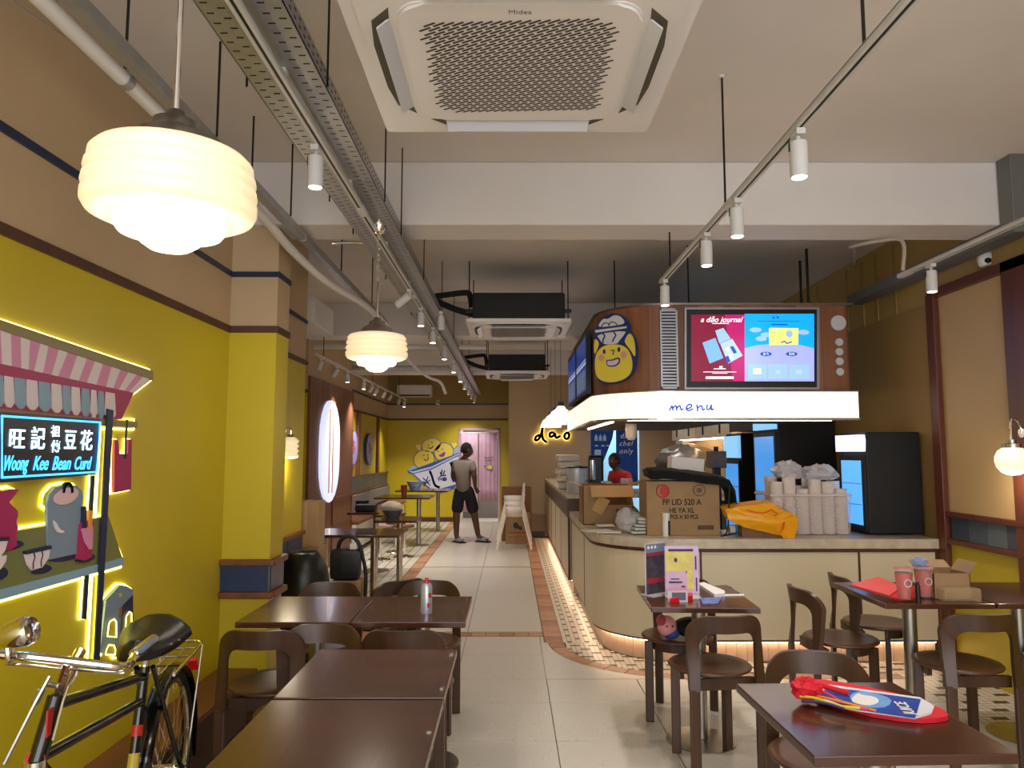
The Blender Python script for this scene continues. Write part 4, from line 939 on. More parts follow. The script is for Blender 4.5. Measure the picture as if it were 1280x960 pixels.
# ================================================================ PENDANTS AND LAMPS
def pendant(label, x, y, ztop, zc, R, rod_only):
    t = thing('glass_pendant_lamp', label, 'pendant lamp', (x,y,zc), group='ribbed glass pendants')
    s = R/.165
    prof = [(.05,.080),(.125,.078),(.145,.072),(.156,.060),(.157,.052),(.148,.045),(.161,.036),(.163,.026),(.152,.018),(.164,.008),(.166,-.004),(.155,-.012),(.166,-.022),(.166,-.038),(.158,-.052),(.140,-.060),(.108,-.062),(.104,-.066),(.105,-.080),(.098,-.090),(.072,-.094),(.062,-.098),(.056,-.110),(.038,-.122),(0,-.128)]
    top_, low = prof[:17], prof[16:]
    obj('glass_shade', lathe(B(), [(r*s, z*s) for r, z in top_], (x,y,zc), 48), glow_w, t, smooth='all')
    obj('glass_bowl', lathe(B(), [(r*s, z*s) for r, z in low], (x,y,zc), 48), glow_w2, t, smooth='all')
    obj('cap', lathe(B(), [(.086*s,.072*s),(.088*s,.094*s),(.082*s,.100*s),(.078*s,.112*s),(.060*s,.122*s),(.046*s,.132*s),(.043*s,.148*s),(.022*s,.156*s),(.018*s,.170*s),(0,.172*s)], (x,y,zc), 32), steel, t, smooth='all')
    zr = zc+.15*s+ (.45 if not rod_only else .22)
    obj('rod', tube(B(), [(x,y,zc+.14*s),(x,y,zr)], .006, 10), chrome, t)
    n = int((ztop-.03-zr)/.03); b = B()
    for k in range(n):
        z = zr+.015+k*.03; a = (k % 2)*PI/2
        tube(b, [(x+.007*math.cos(a)*math.cos(u), y+.007*math.sin(a)*math.cos(u), z+.018*math.sin(u)) for u in (2*PI*j/10 for j in range(10))], .0022, 5, closed=True)
    obj('chain', b, chrome, t)
    obj('ceiling_cup', lathe(B(), [(0,0),(.045,0),(.044,-.02),(.030,-.05),(.012,-.06),(0,-.06)], (x,y,ztop), 24), chrome, t, smooth=True)
    point_light('lamp_light', (x,y,zc-.145*s), PEND_W, t, .08)
p1 = atY(215,248,1.47); pendant('large glowing ribbed glass pendant lamp nearest the viewer at upper left', p1.x, 1.47, ZC, p1.z+.015, .165, False)
p2 = atY(471,436,3.95); pendant('second glowing ribbed glass pendant lamp hanging under the cable tray', p2.x, 3.95, 2.755, p2.z, .165, True)
def sconce(label, base, tip, kind):
    t = thing('wall_lamp', label, 'wall lamp', base)
    bx_, by_, bz_ = base; x, y, z = tip
    s_ = 1 if bx_ < 0 else -1
    obj('wall_plate', tube(B(), [(bx_,by_,bz_),(bx_+s_*.012,by_,bz_)], .03, 16), chrome, t)
    obj('arm', tube(B(), smooth_open([(bx_+s_*.01,by_,bz_),(bx_+s_*.02,by_,bz_+.06),(x-s_*.02,y,bz_+.09),(x,y,bz_+.07),(x,y,z+.10)],2), .006, 8), chrome, t, smooth=True)
    if kind == 'globe':
        obj('cap', lathe(B(), [(0,.13),(.025,.13),(.025,.11),(.05,.105),(.05,.08),(0,.08)], tip, 20), steel, t, smooth=True)
        obj('glass_globe', lathe(B(), [(.045,.085),(.075,.065),(.092,.03),(.094,0),(.085,-.035),(.06,-.065),(.03,-.078),(0,-.08)], tip, 32), mat('glow_globe',(255,222,185),.3,emit=.5), t, smooth='all')
    else:
        obj('cap', lathe(B(), [(0,.10),(.02,.10),(.028,.075),(0,.075)], tip, 16), steel, t, smooth=True)
        pr = [(.03,.08)]
        for k in range(4): z0 = .065-k*.036; pr += [(.048,z0),(.060,z0-.010),(.060,z0-.020),(.048,z0-.030)]
        obj('glass_shade', lathe(B(), pr+[(0,-.078)], tip, 24), glow_w, t, smooth='all')
    point_light('lamp_light', (x+s_*.02,y,z-.12), 2.5, t, .05)
sc = atY(363,560,5.45); sconce('small ribbed glowing wall lamp on a curved arm past the yellow pillar', (XL,5.45,1.60), tuple(sc), 'rib')
sg = atY(1266,577,4.40); sconce('round glowing glass globe wall lamp on the right wall frame', (XR-.05,4.45,1.62), tuple(sg), 'globe')
# stadium-shaped light on walnut panel
OP = Plane((-2.385,0,0), (0,1,0), (0,0,1))
(ya, zt0), (yb2, zb0_) = OP.px(400,497), OP.px(420.5,625); cxu = (ya+yb2)/2; hw_ = (yb2-ya)/2
ol = thing('oval_wall_light', 'tall rounded glowing light panel set in the walnut wall', 'wall light', (-2.385,cxu,zb0_))
def stad(w_, z0, z1, n=10):
    return [(cxu+w_*math.cos(PI*k/n), z1-w_+w_*math.sin(PI*k/n)) for k in range(n+1)]+[(cxu+w_*math.cos(PI+PI*k/n), z0+w_+w_*math.sin(PI+PI*k/n)) for k in range(n+1)]
b = B(); OP.poly(b, stad(hw_, zb0_, zt0), 0, .03); obj('light_panel', b, mat('oval_glow',(215,220,255),.4,emit=.45), ol)
b = B(); OP.poly(b, [(cxu-.10,zb0_+.12),(cxu+.12,zb0_+.12),(cxu+.12,zt0-.12),(cxu-.10,zt0-.12)], .03, .034); obj('inner_wood_strip', b, mat('oval_wood',(226,170,140),.5), ol)
b = B(); OP.poly(b, [(cxu-.03,zb0_+.1),(cxu+.02,zb0_+.1),(cxu+.02,zt0-.1),(cxu-.03,zt0-.1)], .034, .04); obj('bright_tube', b, glow_w2, ol)
# three far small pendants
for i, y in enumerate((9.6,10.8,12.0)):
    x = .66
    t = thing('small_white_pendant', ['nearest','middle','farthest'][i]+' small white pendant hanging over the far bar counter', 'pendant lamp', (x,y,1.95), group='bar pendants')
    obj('shade', lathe(B(), [(.03,.14),(.05,.12),(.07,.09),(.13,.05),(.17,-.04),(.17,-.07),(0,-.07)], (x,y,1.98), 24), mat('glow_bar_shade',(250,246,240),.4,emit=.5), t, smooth=True)
    obj('cap', lathe(B(), [(0,.19),(.035,.18),(.045,.13),(0,.13)], (x,y,1.98), 16), mat('cap_blue',(60,84,104),.5), t)
    obj('cord', tube(B(), [(x,y,2.16),(x,y,ZC)], .003, 6), blk, t)
    point_light('lamp_light', (x,y,1.84), 1.0, t, .08)

for i, (x, y) in enumerate(((1.9,11.9),(2.3,9.6))):  # added lights, hidden by the canopy, to brighten the kitchen walls
    t = thing('kitchen_fill_light', 'round white downlight on the kitchen ceiling, %s behind the canopy' % ['farther','nearer'][i], 'downlight', (x,y,ZC-.02), group='kitchen downlights')
    obj('housing', cyl(B(), (x,y,0), .07, ZC-.03, ZC, 20), wpaint, t); obj('lens', cyl(B(), (x,y,0), .055, ZC-.034, ZC-.03, 20), glow_d, t)
    spot_light('lamp_light', (x,y,ZC-.05), 34, t, (x,y,0), 120)
# ================================================================ TABLES
def table(label, cx, cy, w_, d_, ped, rz=0, group='dark wood dining tables', z=.75, name='dining_table'):
    t = thing(name, label, 'table', (cx,cy,0), 0, group)
    M = Matrix.Translation((cx,cy,0)) @ Matrix.Rotation(rz,4,'Z')
    b = bevbox(B(), -w_/2, w_/2, -d_/2, d_/2, z-.026, z, .003); bmesh.ops.transform(b, matrix=M, verts=b.verts[:]); obj('tabletop', b, tablew, t)
    for px_, py_ in ped:
        b = B(); cyl(b, (px_,py_,0), .036, .02, z-.03, 20); obj('pedestal', b, steel, t, smooth=True)
        b = B(); lathe(b, [(0,0),(.18,0),(.18,.006),(.05,.018),(0,.018)], (px_,py_,0), 32); obj('base', b, steel, t, smooth=True)
        obj('mount_plate', box(B(), px_-.12, px_+.12, py_-.12, py_+.12, z-.034, z-.026), dmetal, t)
    return t
table('dark wood table nearest the viewer in the left row', -.467, 2.02, .525, .61, [(-.47,2.19)])
table('dark wood table second from the front in the left row', -.467, 2.625, .525, .56, [(-.47,2.6)])
table('dark wood table left of the spray can, beside the yellow pillar', -.97, 3.655, .51, .59, [(-.95,3.72)])
table('dark wood table with the spray can standing on it', -.455, 3.655, .51, .59, [(-.43,3.72)])
table('dark wood table at front right with the blue and red bag on it', 1.005, 2.2, .52, .58, [(1.04,2.2)], .03)
table('dark wood table with acrylic menu stands in front of the counter', .965, 3.96, .525, .60, [(1.0,4.01)], -.05)
table('dark wood table with red paper, two drinks and a small carton', 2.145, 4.06, .55, .62, [(2.16,4.08)])
table('dark wood table against the right wall with nothing on it', 2.705, 4.06, .55, .62, [(2.75,4.08)])
table('wide dark table with a yellow sheen behind the black urn', -1.43, 7.15, .82, .62, [(-1.78,7.15),(-1.30,7.15)])
table('dark table by the far left wall piled with black and beige bags', -1.77, 9.6, .56, .5, [(-1.73,9.6)])
table('dark table with a grey bowl on its left corner in the far seating', -1.28, 8.57, .47, .6, [(-1.28,8.65)])
table('dark table with the white bowl and red drink in the far seating', -1.75, 12.4, .9, .9, [(-1.5,12.2)], z=.78)
table('last dark table by the back wall under the bowl mural', -1.7, 14.6, 1.0, .9, [(-1.4,14.4)], z=.78)
# chrome stools in the far seating
for i, (x, y) in enumerate(((-1.85,10.6),(-1.55,10.9),(-1.75,11.4))):
    t = thing('chrome_stool', ['nearest','middle','farthest'][i]+' low chrome stool among the far left tables', 'stool', (x,y,0), group='chrome stools')
    b = B(); cyl(b, (x,y,0), .025, .01, .42, 12); obj('post', b, chrome, t, smooth=True); b = B(); lathe(b, [(0,0),(.16,0),(.15,.01),(.03,.03),(0,.03)], (x,y,0), 24); obj('base', b, chrome, t, smooth=True)
    b = B(); cyl(b, (x,y,0), .15, .42, .45, 24); obj('seat', b, walnut, t)

# ================================================================ CHAIRS
def arch_pts(w_, ztop, r, zb, n=8):
    P_ = [(-w_, zb), (-w_, (zb+ztop-r)/2), (-w_, ztop-r)]
    P_ += [(-w_+r-r*math.cos(PI/2*k/n), ztop-r+r*math.sin(PI/2*k/n)) for k in range(1, n+1)]
    m = 6; P_ += [(-w_+r+(2*w_-2*r)*k/m, ztop) for k in range(1, m)]
    P_ += [(w_-r+r*math.sin(PI/2*k/n), ztop-r+r*math.cos(PI/2*k/n)) for k in range(0, n+1)]
    P_ += [(w_, (zb+ztop-r)/2), (w_, zb)]
    return P_
def ybend(x, z): return -.215+.075*(abs(x)/.18)**2*min(1, max(0, (z-.40)/.25)*.8+.2) - max(0, z-.45)*.14 + .0
def chair_model(label):
    t = thing('dining_chair', label, 'chair', (0,0,0), 0, 'dark wooden dining chairs')
    O_, I_ = arch_pts(.185, .745, .095, .40), arch_pts(.137, .665, .060, .40)
    b = B(); th = .024; rings = []
    for (ox, oz), (ix, iz) in zip(O_, I_):
        yo, yi = ybend(ox, oz), ybend(ix, iz)
        rings.append([b.verts.new(p) for p in ((ox,yo-th,oz),(ix,yi-th,iz),(ix,yi,iz),(ox,yo,oz))])
    for a, c in zip(rings, rings[1:]):
        for k in range(4): b.faces.new((a[k],c[k],c[(k+1)%4],a[(k+1)%4]))
    b.faces.new(rings[0]); b.faces.new(rings[-1][::-1])
    bmesh.ops.bevel(b, geom=[e for e in b.edges if e.calc_face_angle(0) > .9 and e.calc_length() > .0], offset=.004, segments=2, affect='EDGES')
    obj('backrest', b, chairw, t, world=False, smooth=True)
    b = B(); lathe(b, [(0,.438),(.10,.437),(.185,.444),(.20,.452),(.203,.458),(.196,.465),(.16,.463),(.10,.458),(0,.456)], (0,0,0), 40); obj('seat', b, seatw, t, world=False, smooth='all')
    b = B(); n = 14
    sweepwall(b, [(.155*math.cos(a), .155*math.sin(a)) for a in (PI*1.04*k/n-.06 for k in range(n+1))], .395, .438, .02); obj('seat_rail', b, chairw, t, world=False)
    obj('rear_rail', box(B(), -.16, .16, -.165, -.145, .385, .438), chairw, t, world=False)
    for s in (-1, 1):
        x = s*.161; yb_ = ybend(x, .40)
        b = rbox(B(), (x, yb_-.012, .205), (.047,.024,.41), bev=.005); obj('leg', b, chairw, t, world=False)
        b = rbox(B(), (s*.135, .115, .22), (.046,.032,.44), rot=(0,0,s*.35), bev=.006); obj('leg', b, chairw, t, world=False)
    return t
chair0 = None
def chair(x, y, rz, label):
    global chair0
    if chair0 is None: chair0 = chair_model(label); chair0.location = (x,y,0); chair0.rotation_euler = (0,0,rz); return chair0
    return dup(chair0, loc=(x,y,0), rz=rz, label=label)
chair(.985,3.755,.13,'dark wooden chair seen from behind, tucked toward the table with menu stands')
chair(.955,4.33,2.7,'dark wooden chair with the doll on its seat, left of the menu stand table')
chair(1.865,4.27,-1.52,'dark wooden chair turned sideways, second from the counter beside the red paper table')
chair(2.27,4.66,-1.62,'dark wooden chair right against the cream counter, behind the red paper table')
chair(2.235,3.79,.0,'dark wooden chair seen from behind in front of the red paper table')
chair(2.80,3.80,.0,'dark wooden chair cut off by the right edge of the view')
chair(1.10,2.64,2.93,'dark wooden chair facing us behind the front right table')
chair(-1.08,3.48,.0,'dark wooden chair beside the bench ledge and yellow pillar, seen from behind')
chair(-.83,3.09,3.1,'dark wooden chair with high domed back just behind the left row, middle of three')
chair(-.46,3.48,-.02,'dark wooden chair below the spray can table, seen from behind')
chair(-1.04,4.15,3.14,'dark wooden chair between the black urn and the left table')
chair(-.475,4.20,3.14,'dark wooden chair directly behind the spray can')
chair(-.80,4.66,.75,'dark wooden chair turned askew beyond the spray can table')
chair(-.36,1.84,.0,'dark wooden chair pushed in under the nearest left table')

# ================================================================ BICYCLE
bk = thing('bicycle', 'old black roadster bicycle with chrome handlebar, leather saddle and rear rack by the yellow wall', 'bicycle', (-1.2,2.4,0))
RA = Vector((-1.262,2.82,.345)); dd = Vector((.185,-.983,0)).normalized()
side = Vector((dd.y,-dd.x,0))*-1       # toward aisle
side = Vector((.983,.185,0)).normalized()
def bp(a, z, s=0): p = RA+dd*a+side*s; return Vector((p.x,p.y,z))      # a: metres forward of the rear axle
blkp = mat('black_enamel', (12,12,13), .15, coat=.5); rub = mat('tyre_rubber', (18,18,19), .7)
def wheel(a, steer=0):
    c = bp(a, .345); u = (dd*math.cos(steer)+side*math.sin(steer)); ax = (side*math.cos(steer)-dd*math.sin(steer))
    w_ = obj('wheel_rim', tube(B(), [c+u*.305*math.cos(q)+Vector((0,0,.305*math.sin(q))) for q in (2*PI*k/48 for k in range(48))], .010, 6, closed=True), chrome, bk, smooth=True)
    obj('tyre', tube(B(), [c+u*.328*math.cos(q)+Vector((0,0,.328*math.sin(q))) for q in (2*PI*k/48 for k in range(48))], .017, 8, closed=True), rub, bk, smooth=True)
    for k in range(32):
        q = 2*PI*k/32; q2 = q+(.5 if k % 4 < 2 else -.5); s = .025 if k % 2 else -.025
        obj('spoke', tube(B(), [c+ax*s+u*.02*math.cos(q2)+Vector((0,0,.02*math.sin(q2))), c+u*.30*math.cos(q)+Vector((0,0,.30*math.sin(q)))], .0012, 4), chrome, bk)
    obj('hub', tube(B(), [c-ax*.045, c+ax*.045], .018, 12), chrome, bk); obj('axle', tube(B(), [c-ax*.07, c+ax*.07], .006, 8), steel, bk)
    return c, u, ax
wheel(0); wheel(1.13, .25)
def fender(a, q0, q1, steer=0):
    c = bp(a, .345); u = (dd*math.cos(steer)+side*math.sin(steer)); ax = (side*math.cos(steer)-dd*math.sin(steer)); b = B(); g = []
    n = 26
    for k in range(n+1):
        q = q0+(q1-q0)*k/n; rad = u*math.cos(q)+Vector((0,0,math.sin(q)))
        g.append([b.verts.new(c+rad*r+ax*s) for r, s in ((.352,-.032),(.366,-.02),(.370,0),(.366,.02),(.352,.032))])
    for p, q in zip(g, g[1:]):
        for k in range(4): b.faces.new((p[k],p[k+1],q[k+1],q[k]))
    o = obj('mudguard', b, blkp, bk, smooth=True); m = o.modifiers.new('s','SOLIDIFY'); m.thickness = .002
fender(0, .15*PI-.1, 1.08*PI); fender(1.13, .05*PI, .75*PI, .25)
BBp = bp(.48, .28); st_ = bp(.33, .80); sb_ = bp(.31, .865); ht, hb = atY(70,880,1.86), atY(44,950,1.80)
def fr_(pts, r=.0145, m=blkp, nm='frame_tube'): obj(nm, tube(B(), pts, r, 12), m, bk, smooth=True)
fr_([BBp, st_], .016); fr_([st_-Vector((0,0,.03)), ht]); fr_([BBp+Vector((0,0,.42))*1-dd*.11, hb], .0145); fr_([BBp, hb]); fr_([hb-Vector((0,0,.02)), ht+Vector((0,0,.02))], .02)
for s in (-.05,.05):
    fr_([bp(0,.345,s), st_+side*s*.5], .008); fr_([bp(0,.345,s), BBp+side*s], .009)
    c2 = bp(1.13,.345); fr_([hb+side*s*.8-Vector((0,0,.03)), c2+side*s*1.0], .011)
fr_([hb, hb-Vector((0,0,.04))], .024, chrome, 'fork_crown')
fr_([hb+side*.0, hb+Vector((0,0,.0))+dd*.001], .022, mat('badge_red',(190,40,30),.4), 'head_badge')
obj('head_badge', rbox(B(), tuple(hb+Vector((0,0,.08))-dd*.01+side*.022), (.004,.03,.06), rot=(0,0,.18)), MATS['badge_red'], bk)
b = tube(B(), [BBp+(st_-BBp)*.62, BBp+(st_-BBp)*.68], .0168, 12); obj('frame_decal', b, MATS['badge_red'], bk)
b = tube(B(), [BBp+(st_-BBp)*.42, BBp+(st_-BBp)*.53], .0168, 12); obj('frame_decal', b, mat('decal_gold',(190,170,60),.4), bk)
obj('seat_post', tube(B(), [st_, sb_+Vector((0,0,.0))], .012, 10), chrome, bk)
# saddle
sb0 = sb_+Vector((0,0,.02)); b = B(); g = []
n = 14
for i in range(n+1):
    t = i/n; wd = .10*(1-t)**.55*(1 if t > .03 else .75)+.022*(1 if t < .97 else .6); zc = .03*(1-t)*.9-.012*math.sin(t*PI); a = -.12+.27*t
    ring = []
    for j in range(9):
        q = PI*j/8; ring.append(b.verts.new(sb0-(-dd*a)*1+side*wd*math.cos(q)+Vector((0,0, zc+.030*math.sin(q)**.6-.035*(abs(math.cos(q))**3)))))
    g.append(ring)
for p, q in zip(g, g[1:]):
    for k in range(8): b.faces.new((p[k],p[k+1],q[k+1],q[k]))
b.faces.new(g[0]); b.faces.new(g[-1][::-1])
for e in (g,): 
    for p, q in zip(g, g[1:]): b.faces.new((p[8],p[0],q[0],q[8]))
obj('saddle', b, mat('saddle_leather',(20,18,17),.35,bump=.15,scale=40), bk, smooth='all')
for k, a in enumerate((-.10,-.06,-.02,.03)): obj('rivet', lathe(B(), [(0,.004),(.005,.002),(.005,-.002),(0,-.004)], tuple(sb0+dd*a+side*(.10-.22*max(0,a+.05))+Vector((0,0,-.012))), 10), chrome, bk)
for s in (-.04,.04):
    b = B(); pts_ = []
    for k in range(40): q = k*.8; pts_.append(bp(.25,.885,s)+Vector((.014*math.cos(q),.014*math.sin(q),k*.0012-.03)))
    obj('saddle_spring', tube(b, pts_, .0025, 5), chrome, bk)
# handlebar (swept back), stem, brake rods, lamp, bell
hc = bp(.90, 1.00); ht2 = ht+Vector((0,0,.02))
obj('stem', tube(B(), [ht2, hc], .013, 10), chrome, bk, smooth=True)
hp = atY(8,818,1.72); hq = atY(85,826,1.76); hr = atY(150,834,1.80); he = atY(168,818,1.92)
obj('handlebar', tube(B(), smooth_open([hp-Vector((.30,-.25,-.02)), hp-Vector((.2,.0,0)), hp, hq, hr, atY(162,832,1.84), he],2), .0100, 10), chrome, bk, smooth=True)
obj('handlebar_grip', tube(B(), [he, he+Vector((0,.1,.012))], .015, 10), chrome, bk, smooth=True)
obj('stem', tube(B(), [hq, ht2], .012, 10), chrome, bk)
obj('brake_rod', tube(B(), [hp+Vector((0,0,-.02)), hr+Vector((0,.02,-.02))], .0035, 6), chrome, bk)
obj('brake_rod', tube(B(), smooth_open([atY(97,835,1.8), atY(94,848,1.8), atY(83,860,1.8), atY(66,925,1.8)],1), .003, 6), chrome, bk)
obj('brake_rod', tube(B(), [atY(62,845,1.62), atY(44,878,1.6), atY(5,955,1.58)], .004, 6), steel, bk)
obj('cable_joint', rbox(B(), tuple(atY(48,870,1.62)), (.014,.014,.035), rot=(0,.4,0), bev=.003), steel, bk)
obj('cable_joint', rbox(B(), tuple(atY(66,856,1.64)), (.03,.012,.010), rot=(0,.2,0), bev=.003), steel, bk)
lc = atY(22,792,1.68)
b = lathe(B(), [(0,-.045),(.022,-.035),(.03,-.01),(.033,.02),(.028,.034),(0,.042)], (0,0,0), 24); bmesh.ops.transform(b, matrix=Matrix.Translation(lc) @ Matrix.Rotation(1.3,4,'Y'), verts=b.verts[:]); obj('headlamp', b, chrome, bk, smooth=True)
obj('lamp_bracket', tube(B(), smooth_open([lc+Vector((-.02,0,-.03)), lc+Vector((-.015,0,-.06)), hp+Vector((.02,0,.0)), hq+Vector((-.03,0,0))],2), .007, 8), chrome, bk, smooth=True)
# rear rack and stays
rz0 = .745
for s in (-.065,-.02,.02,.065): obj('rack_bar', tube(B(), [bp(.22,rz0,s), bp(-.20,rz0,s)], .004, 6), chrome, bk)
obj('rack_frame', tube(B(), smooth_open([bp(.24,rz0,-.07), bp(-.20,rz0,-.075), bp(-.24,rz0,-.04), bp(-.24,rz0,.04), bp(-.20,rz0,.075), bp(.24,rz0,.07)],2), .0055, 8), chrome, bk, smooth=True)
for a in (.12,.0,-.12): obj('rack_bar', tube(B(), [bp(a,rz0,-.07), bp(a,rz0,.07)], .0035, 6), chrome, bk)
for s in (-.075,.075): obj('rack_stay', tube(B(), [bp(-.17,rz0,s), bp(0,.35,s*.9)], .0035, 6), chrome, bk)
obj('rear_reflector', rbox(B(), tuple(bp(-.365,.62)), (.04,.02,.05), rot=(.4,0,0), bev=.006), red, bk)
obj('chain_guard', tube(B(), [bp(.02,.36,.055), BBp+side*.055], .012, 8), blkp, bk); obj('chainring', tube(B(), [BBp+side*.045, BBp+side*.05], .09, 24), chrome, bk)
for s, dz in ((.08,-.12),(-.08,.12)): obj('crank_arm', tube(B(), [BBp+side*s, BBp+side*s+Vector((0,0,dz))+dd*.1], .008, 8), chrome, bk); obj('pedal', rbox(B(), tuple(BBp+side*s*1.5+Vector((0,0,dz))+dd*.1), (.09,.07,.022)), rub, bk)
obj('kickstand', tube(B(), [bp(.02,.33,.05), bp(-.03,.0,.16)], .007, 8), dmetal, bk)

# ================================================================ FLOOR OBJECTS ON THE LEFT
ux, uy = -1.475, 5.36
one('black_urn', lathe(B(), [(0,0),(.12,0),(.155,.12),(.182,.28),(.193,.44),(.188,.56),(.170,.66),(.140,.74),(.105,.785),(.092,.80),(.078,.795),(.080,.74),(0,.70)], (ux,uy,0), 40), mat('urn_black',(13,13,14),.35), 'tall rounded matt black urn on the floor past the yellow pillar', 'urn', smooth='all')
for i, (z0, z1, rz_) in enumerate(((0,.37,.1),(.37,.73,-.12),(.73,1.10,.05))):
    t = thing('carton', ['bottom','middle','topmost'][i]+' brown carton of the stack behind the black urn', 'carton', (-1.70,6.25,z0), group='stacked cartons')
    obj('box_body', rbox(B(), (-1.70,6.25,(z0+z1)/2), (.24,.26,z1-z0-.004), rot=(0,0,rz_), bev=.003), cart, t)
    obj('tape', rbox(B(), (-1.70,6.25,(z0+z1)/2), (.05,.263,z1-z0-.002), rot=(0,0,rz_)), mat('tape_tan',(176,142,96),.35), t)
# backpack on a chair-like luggage piece
bx, by = -1.56, 7.05
bag_ = thing('backpack', 'black backpack with looped straps standing under the wide far left table', 'bag', (bx,6.55,.0))
y0 = 6.45; X0 = lambda px: (px-638)*y0/920
b = B(); rbox(b, (X0(436),y0,.55), (.26,.16,.26), bev=.05); obj('body', b, mat('bag_black',(16,17,19),.6,bump=.2,scale=20), bag_, smooth=True)
obj('front_pocket', rbox(B(), (X0(444),y0-.09,.58), (.17,.05,.17), bev=.02), mat('bag_grey',(34,38,40),.5), bag_, smooth=True)
obj('strap', tube(B(), smooth_open([(X0(426),y0,.62),(X0(428),y0-.02,.75),(X0(441),y0-.02,.80),(X0(452),y0-.02,.74),(X0(457),y0-.02,.62)],2), .018, 8), MATS['bag_black'], bag_, smooth=True)
obj('strap', tube(B(), smooth_open([(X0(455),y0-.02,.66),(X0(462),y0-.03,.5),(X0(462),y0-.03,.3),(X0(455),y0-.02,.16)],2), .016, 8), MATS['bag_black'], bag_, smooth=True)
obj('lining', rbox(B(), (X0(446),y0-.03,.70), (.06,.05,.05), bev=.01), white, bag_)
crt = thing('wooden_crate', 'pale wooden crate under the black backpack', 'crate', (bx,6.5,0))
for k in range(5): obj('slat', box(B(), X0(422)+k*.052, X0(422)+k*.052+.044, y0-.11, y0-.095, 0, .42), cart, crt)
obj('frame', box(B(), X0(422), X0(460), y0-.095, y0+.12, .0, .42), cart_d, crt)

# ================================================================ SMALL THINGS ON TABLES
def zt(px, py, z): return atZ(px, py, z)
c_ = (-.395, 3.545, .75)
t = thing('spray_can', 'white and silver aerosol can with a red nozzle on the left table', 'can', c_)
obj('can_body', lathe(B(), [(0,0),(.026,0),(.027,.004),(.027,.125),(.020,.138),(0,.14)], c_, 24), mat('can_white',(180,182,196),.3,.5), t, smooth=True)
obj('nozzle', lathe(B(), [(0,.162),(.007,.162),(.009,.15),(.011,.138),(0,.138)], c_, 12), red, t)
obj('label_mark', rbox(B(), (c_[0]+.017,c_[1]-.019,.75+.085), (.014,.004,.022), rot=(0,0,.7)), red, t); obj('label_mark', rbox(B(), (c_[0]+.012,c_[1]-.0235,.75+.04), (.012,.003,.02), rot=(0,0,.5)), MATS['badge_red'], t)
# acrylic stands
acr = mat('acrylic', (235,235,240), .08, alpha=.35)
def stand(label, L, cols, z=.75, yb_=3.93):
    a, c, h_ = L
    t = thing('menu_stand', label, 'menu stand', ((a[0]+c[0])/2,(a[1]+c[1])/2,z), group='acrylic menu stands')
    A_, C_ = Vector((*a,0)), Vector((*c,0)); P = Plane((a[0],a[1],z), C_-A_, (0,0,1)); W_ = (C_-A_).length
    b = B(); P.poly(b, [(0,0),(W_,0),(W_,h_),(0,h_)], -.006, .0); obj('acrylic_sheet', b, acr, t)
    b = B(); P.poly(b, [(0,.0),(W_,.0),(W_,.004),(0,.004)], -.04, .05); obj('acrylic_foot', b, mat('acrylic_base',(200,196,200),.15), t)
    return t, P, W_, h_
a = zt(803,740,.75); c = zt(827,735,.75)
t, P, W_, H_ = stand('narrow dark leaflet stand at the left edge of the menu stand table', ((a.x,3.96),(c.x,4.06),.27), None)
b = B(); P.poly(b, [(.005,.005),(W_-.004,.005),(W_-.004,H_-.005),(.005,H_-.005)], 0, .002); obj('leaflet', b, mat('leaflet_dark',(64,56,72),.5,var=.5,scale=25), t)
b = B(); P.poly(b, [(.005,H_-.05),(W_-.004,H_-.05),(W_-.004,H_-.005),(.005,H_-.005)], 0, .003); obj('leaflet_top', b, mat('leaflet_blue',(110,124,152),.5), t)
b = B()
for k in range(3): P.ell(b, (.02+.027*k,H_-.022), .008, .008, 0, .004)
obj('badge', b, paper, t)
b = B(); P.poly(b, [(.008,.06),(W_-.01,.06),(W_-.01,.085),(.008,.09)], 0, .003); P.poly(b, [(.008,.205),(W_-.01,.2),(W_-.01,.215),(.008,.22)], 0, .003); obj('red_print', b, mat('leaflet_red',(150,40,60),.5), t, kind='stuff')
a = zt(827,742,.75); c = zt(868,741,.75)
t, P, W_, H_ = stand('wide yellow and lilac menu stand on the table before the counter', ((a.x,3.93),(c.x,3.93),.262), None)
b = B(); P.poly(b, [(.004,.02),(W_-.004,.02),(W_-.004,H_),(.004,H_)], 0, .002); obj('menu_sheet', b, mat('menu_lilac',(206,174,206),.5,var=.06,scale=12), t)
b = B(); P.poly(b, [(.006,.13),(.115,.13),(.115,.04),(W_-.03,.04),(W_-.03,H_-.02),(.006,H_-.02)], 0, .003); obj('yellow_print', b, mat('menu_yellow',(214,200,110),.5,var=.12,scale=20), t)
b = B()
for q in ((.02,.235,.15,.247),(.05,.180,.065,.2),(.03,.09,.075,.095),(.02,.072,.09,.08),(W_-.02,.03,W_-.013,.1),(W_-.022,.14,W_-.015,.21),(.085,.05,.105,.058),(.11,.12,.114,.135)): P.poly(b, [(q[0],q[1]),(q[2],q[1]),(q[2],q[3]),(q[0],q[3])], .002, .0045)
obj('print_writing', b, mat('menu_ink',(60,40,80),.6), t, kind='stuff')
def slab(name, label, cat, pxl, m, z=.75, h=.004, group=None):
    b = B(); pts_ = [atZ(x,y,z) for x, y in pxl]
    lo = [b.verts.new((p.x,p.y,z+.0005)) for p in pts_]; hi = [b.verts.new((p.x,p.y,z+h)) for p in pts_]
    b.faces.new(hi); b.faces.new(lo[::-1]); n = len(lo)
    for i in range(n): b.faces.new((lo[i],lo[(i+1)%n],hi[(i+1)%n],hi[i]))
    return one(name, b, m, label, cat, group)
slab('red_case', 'small glossy red case on the menu stand table', 'case', [(836,748),(865,744),(866,750),(838,754.5)], red, h=.022)
tl = thing('card_holder', 'small clear card holder with a grey card in front of the menu stands', 'card holder', (.87,3.78,.75))
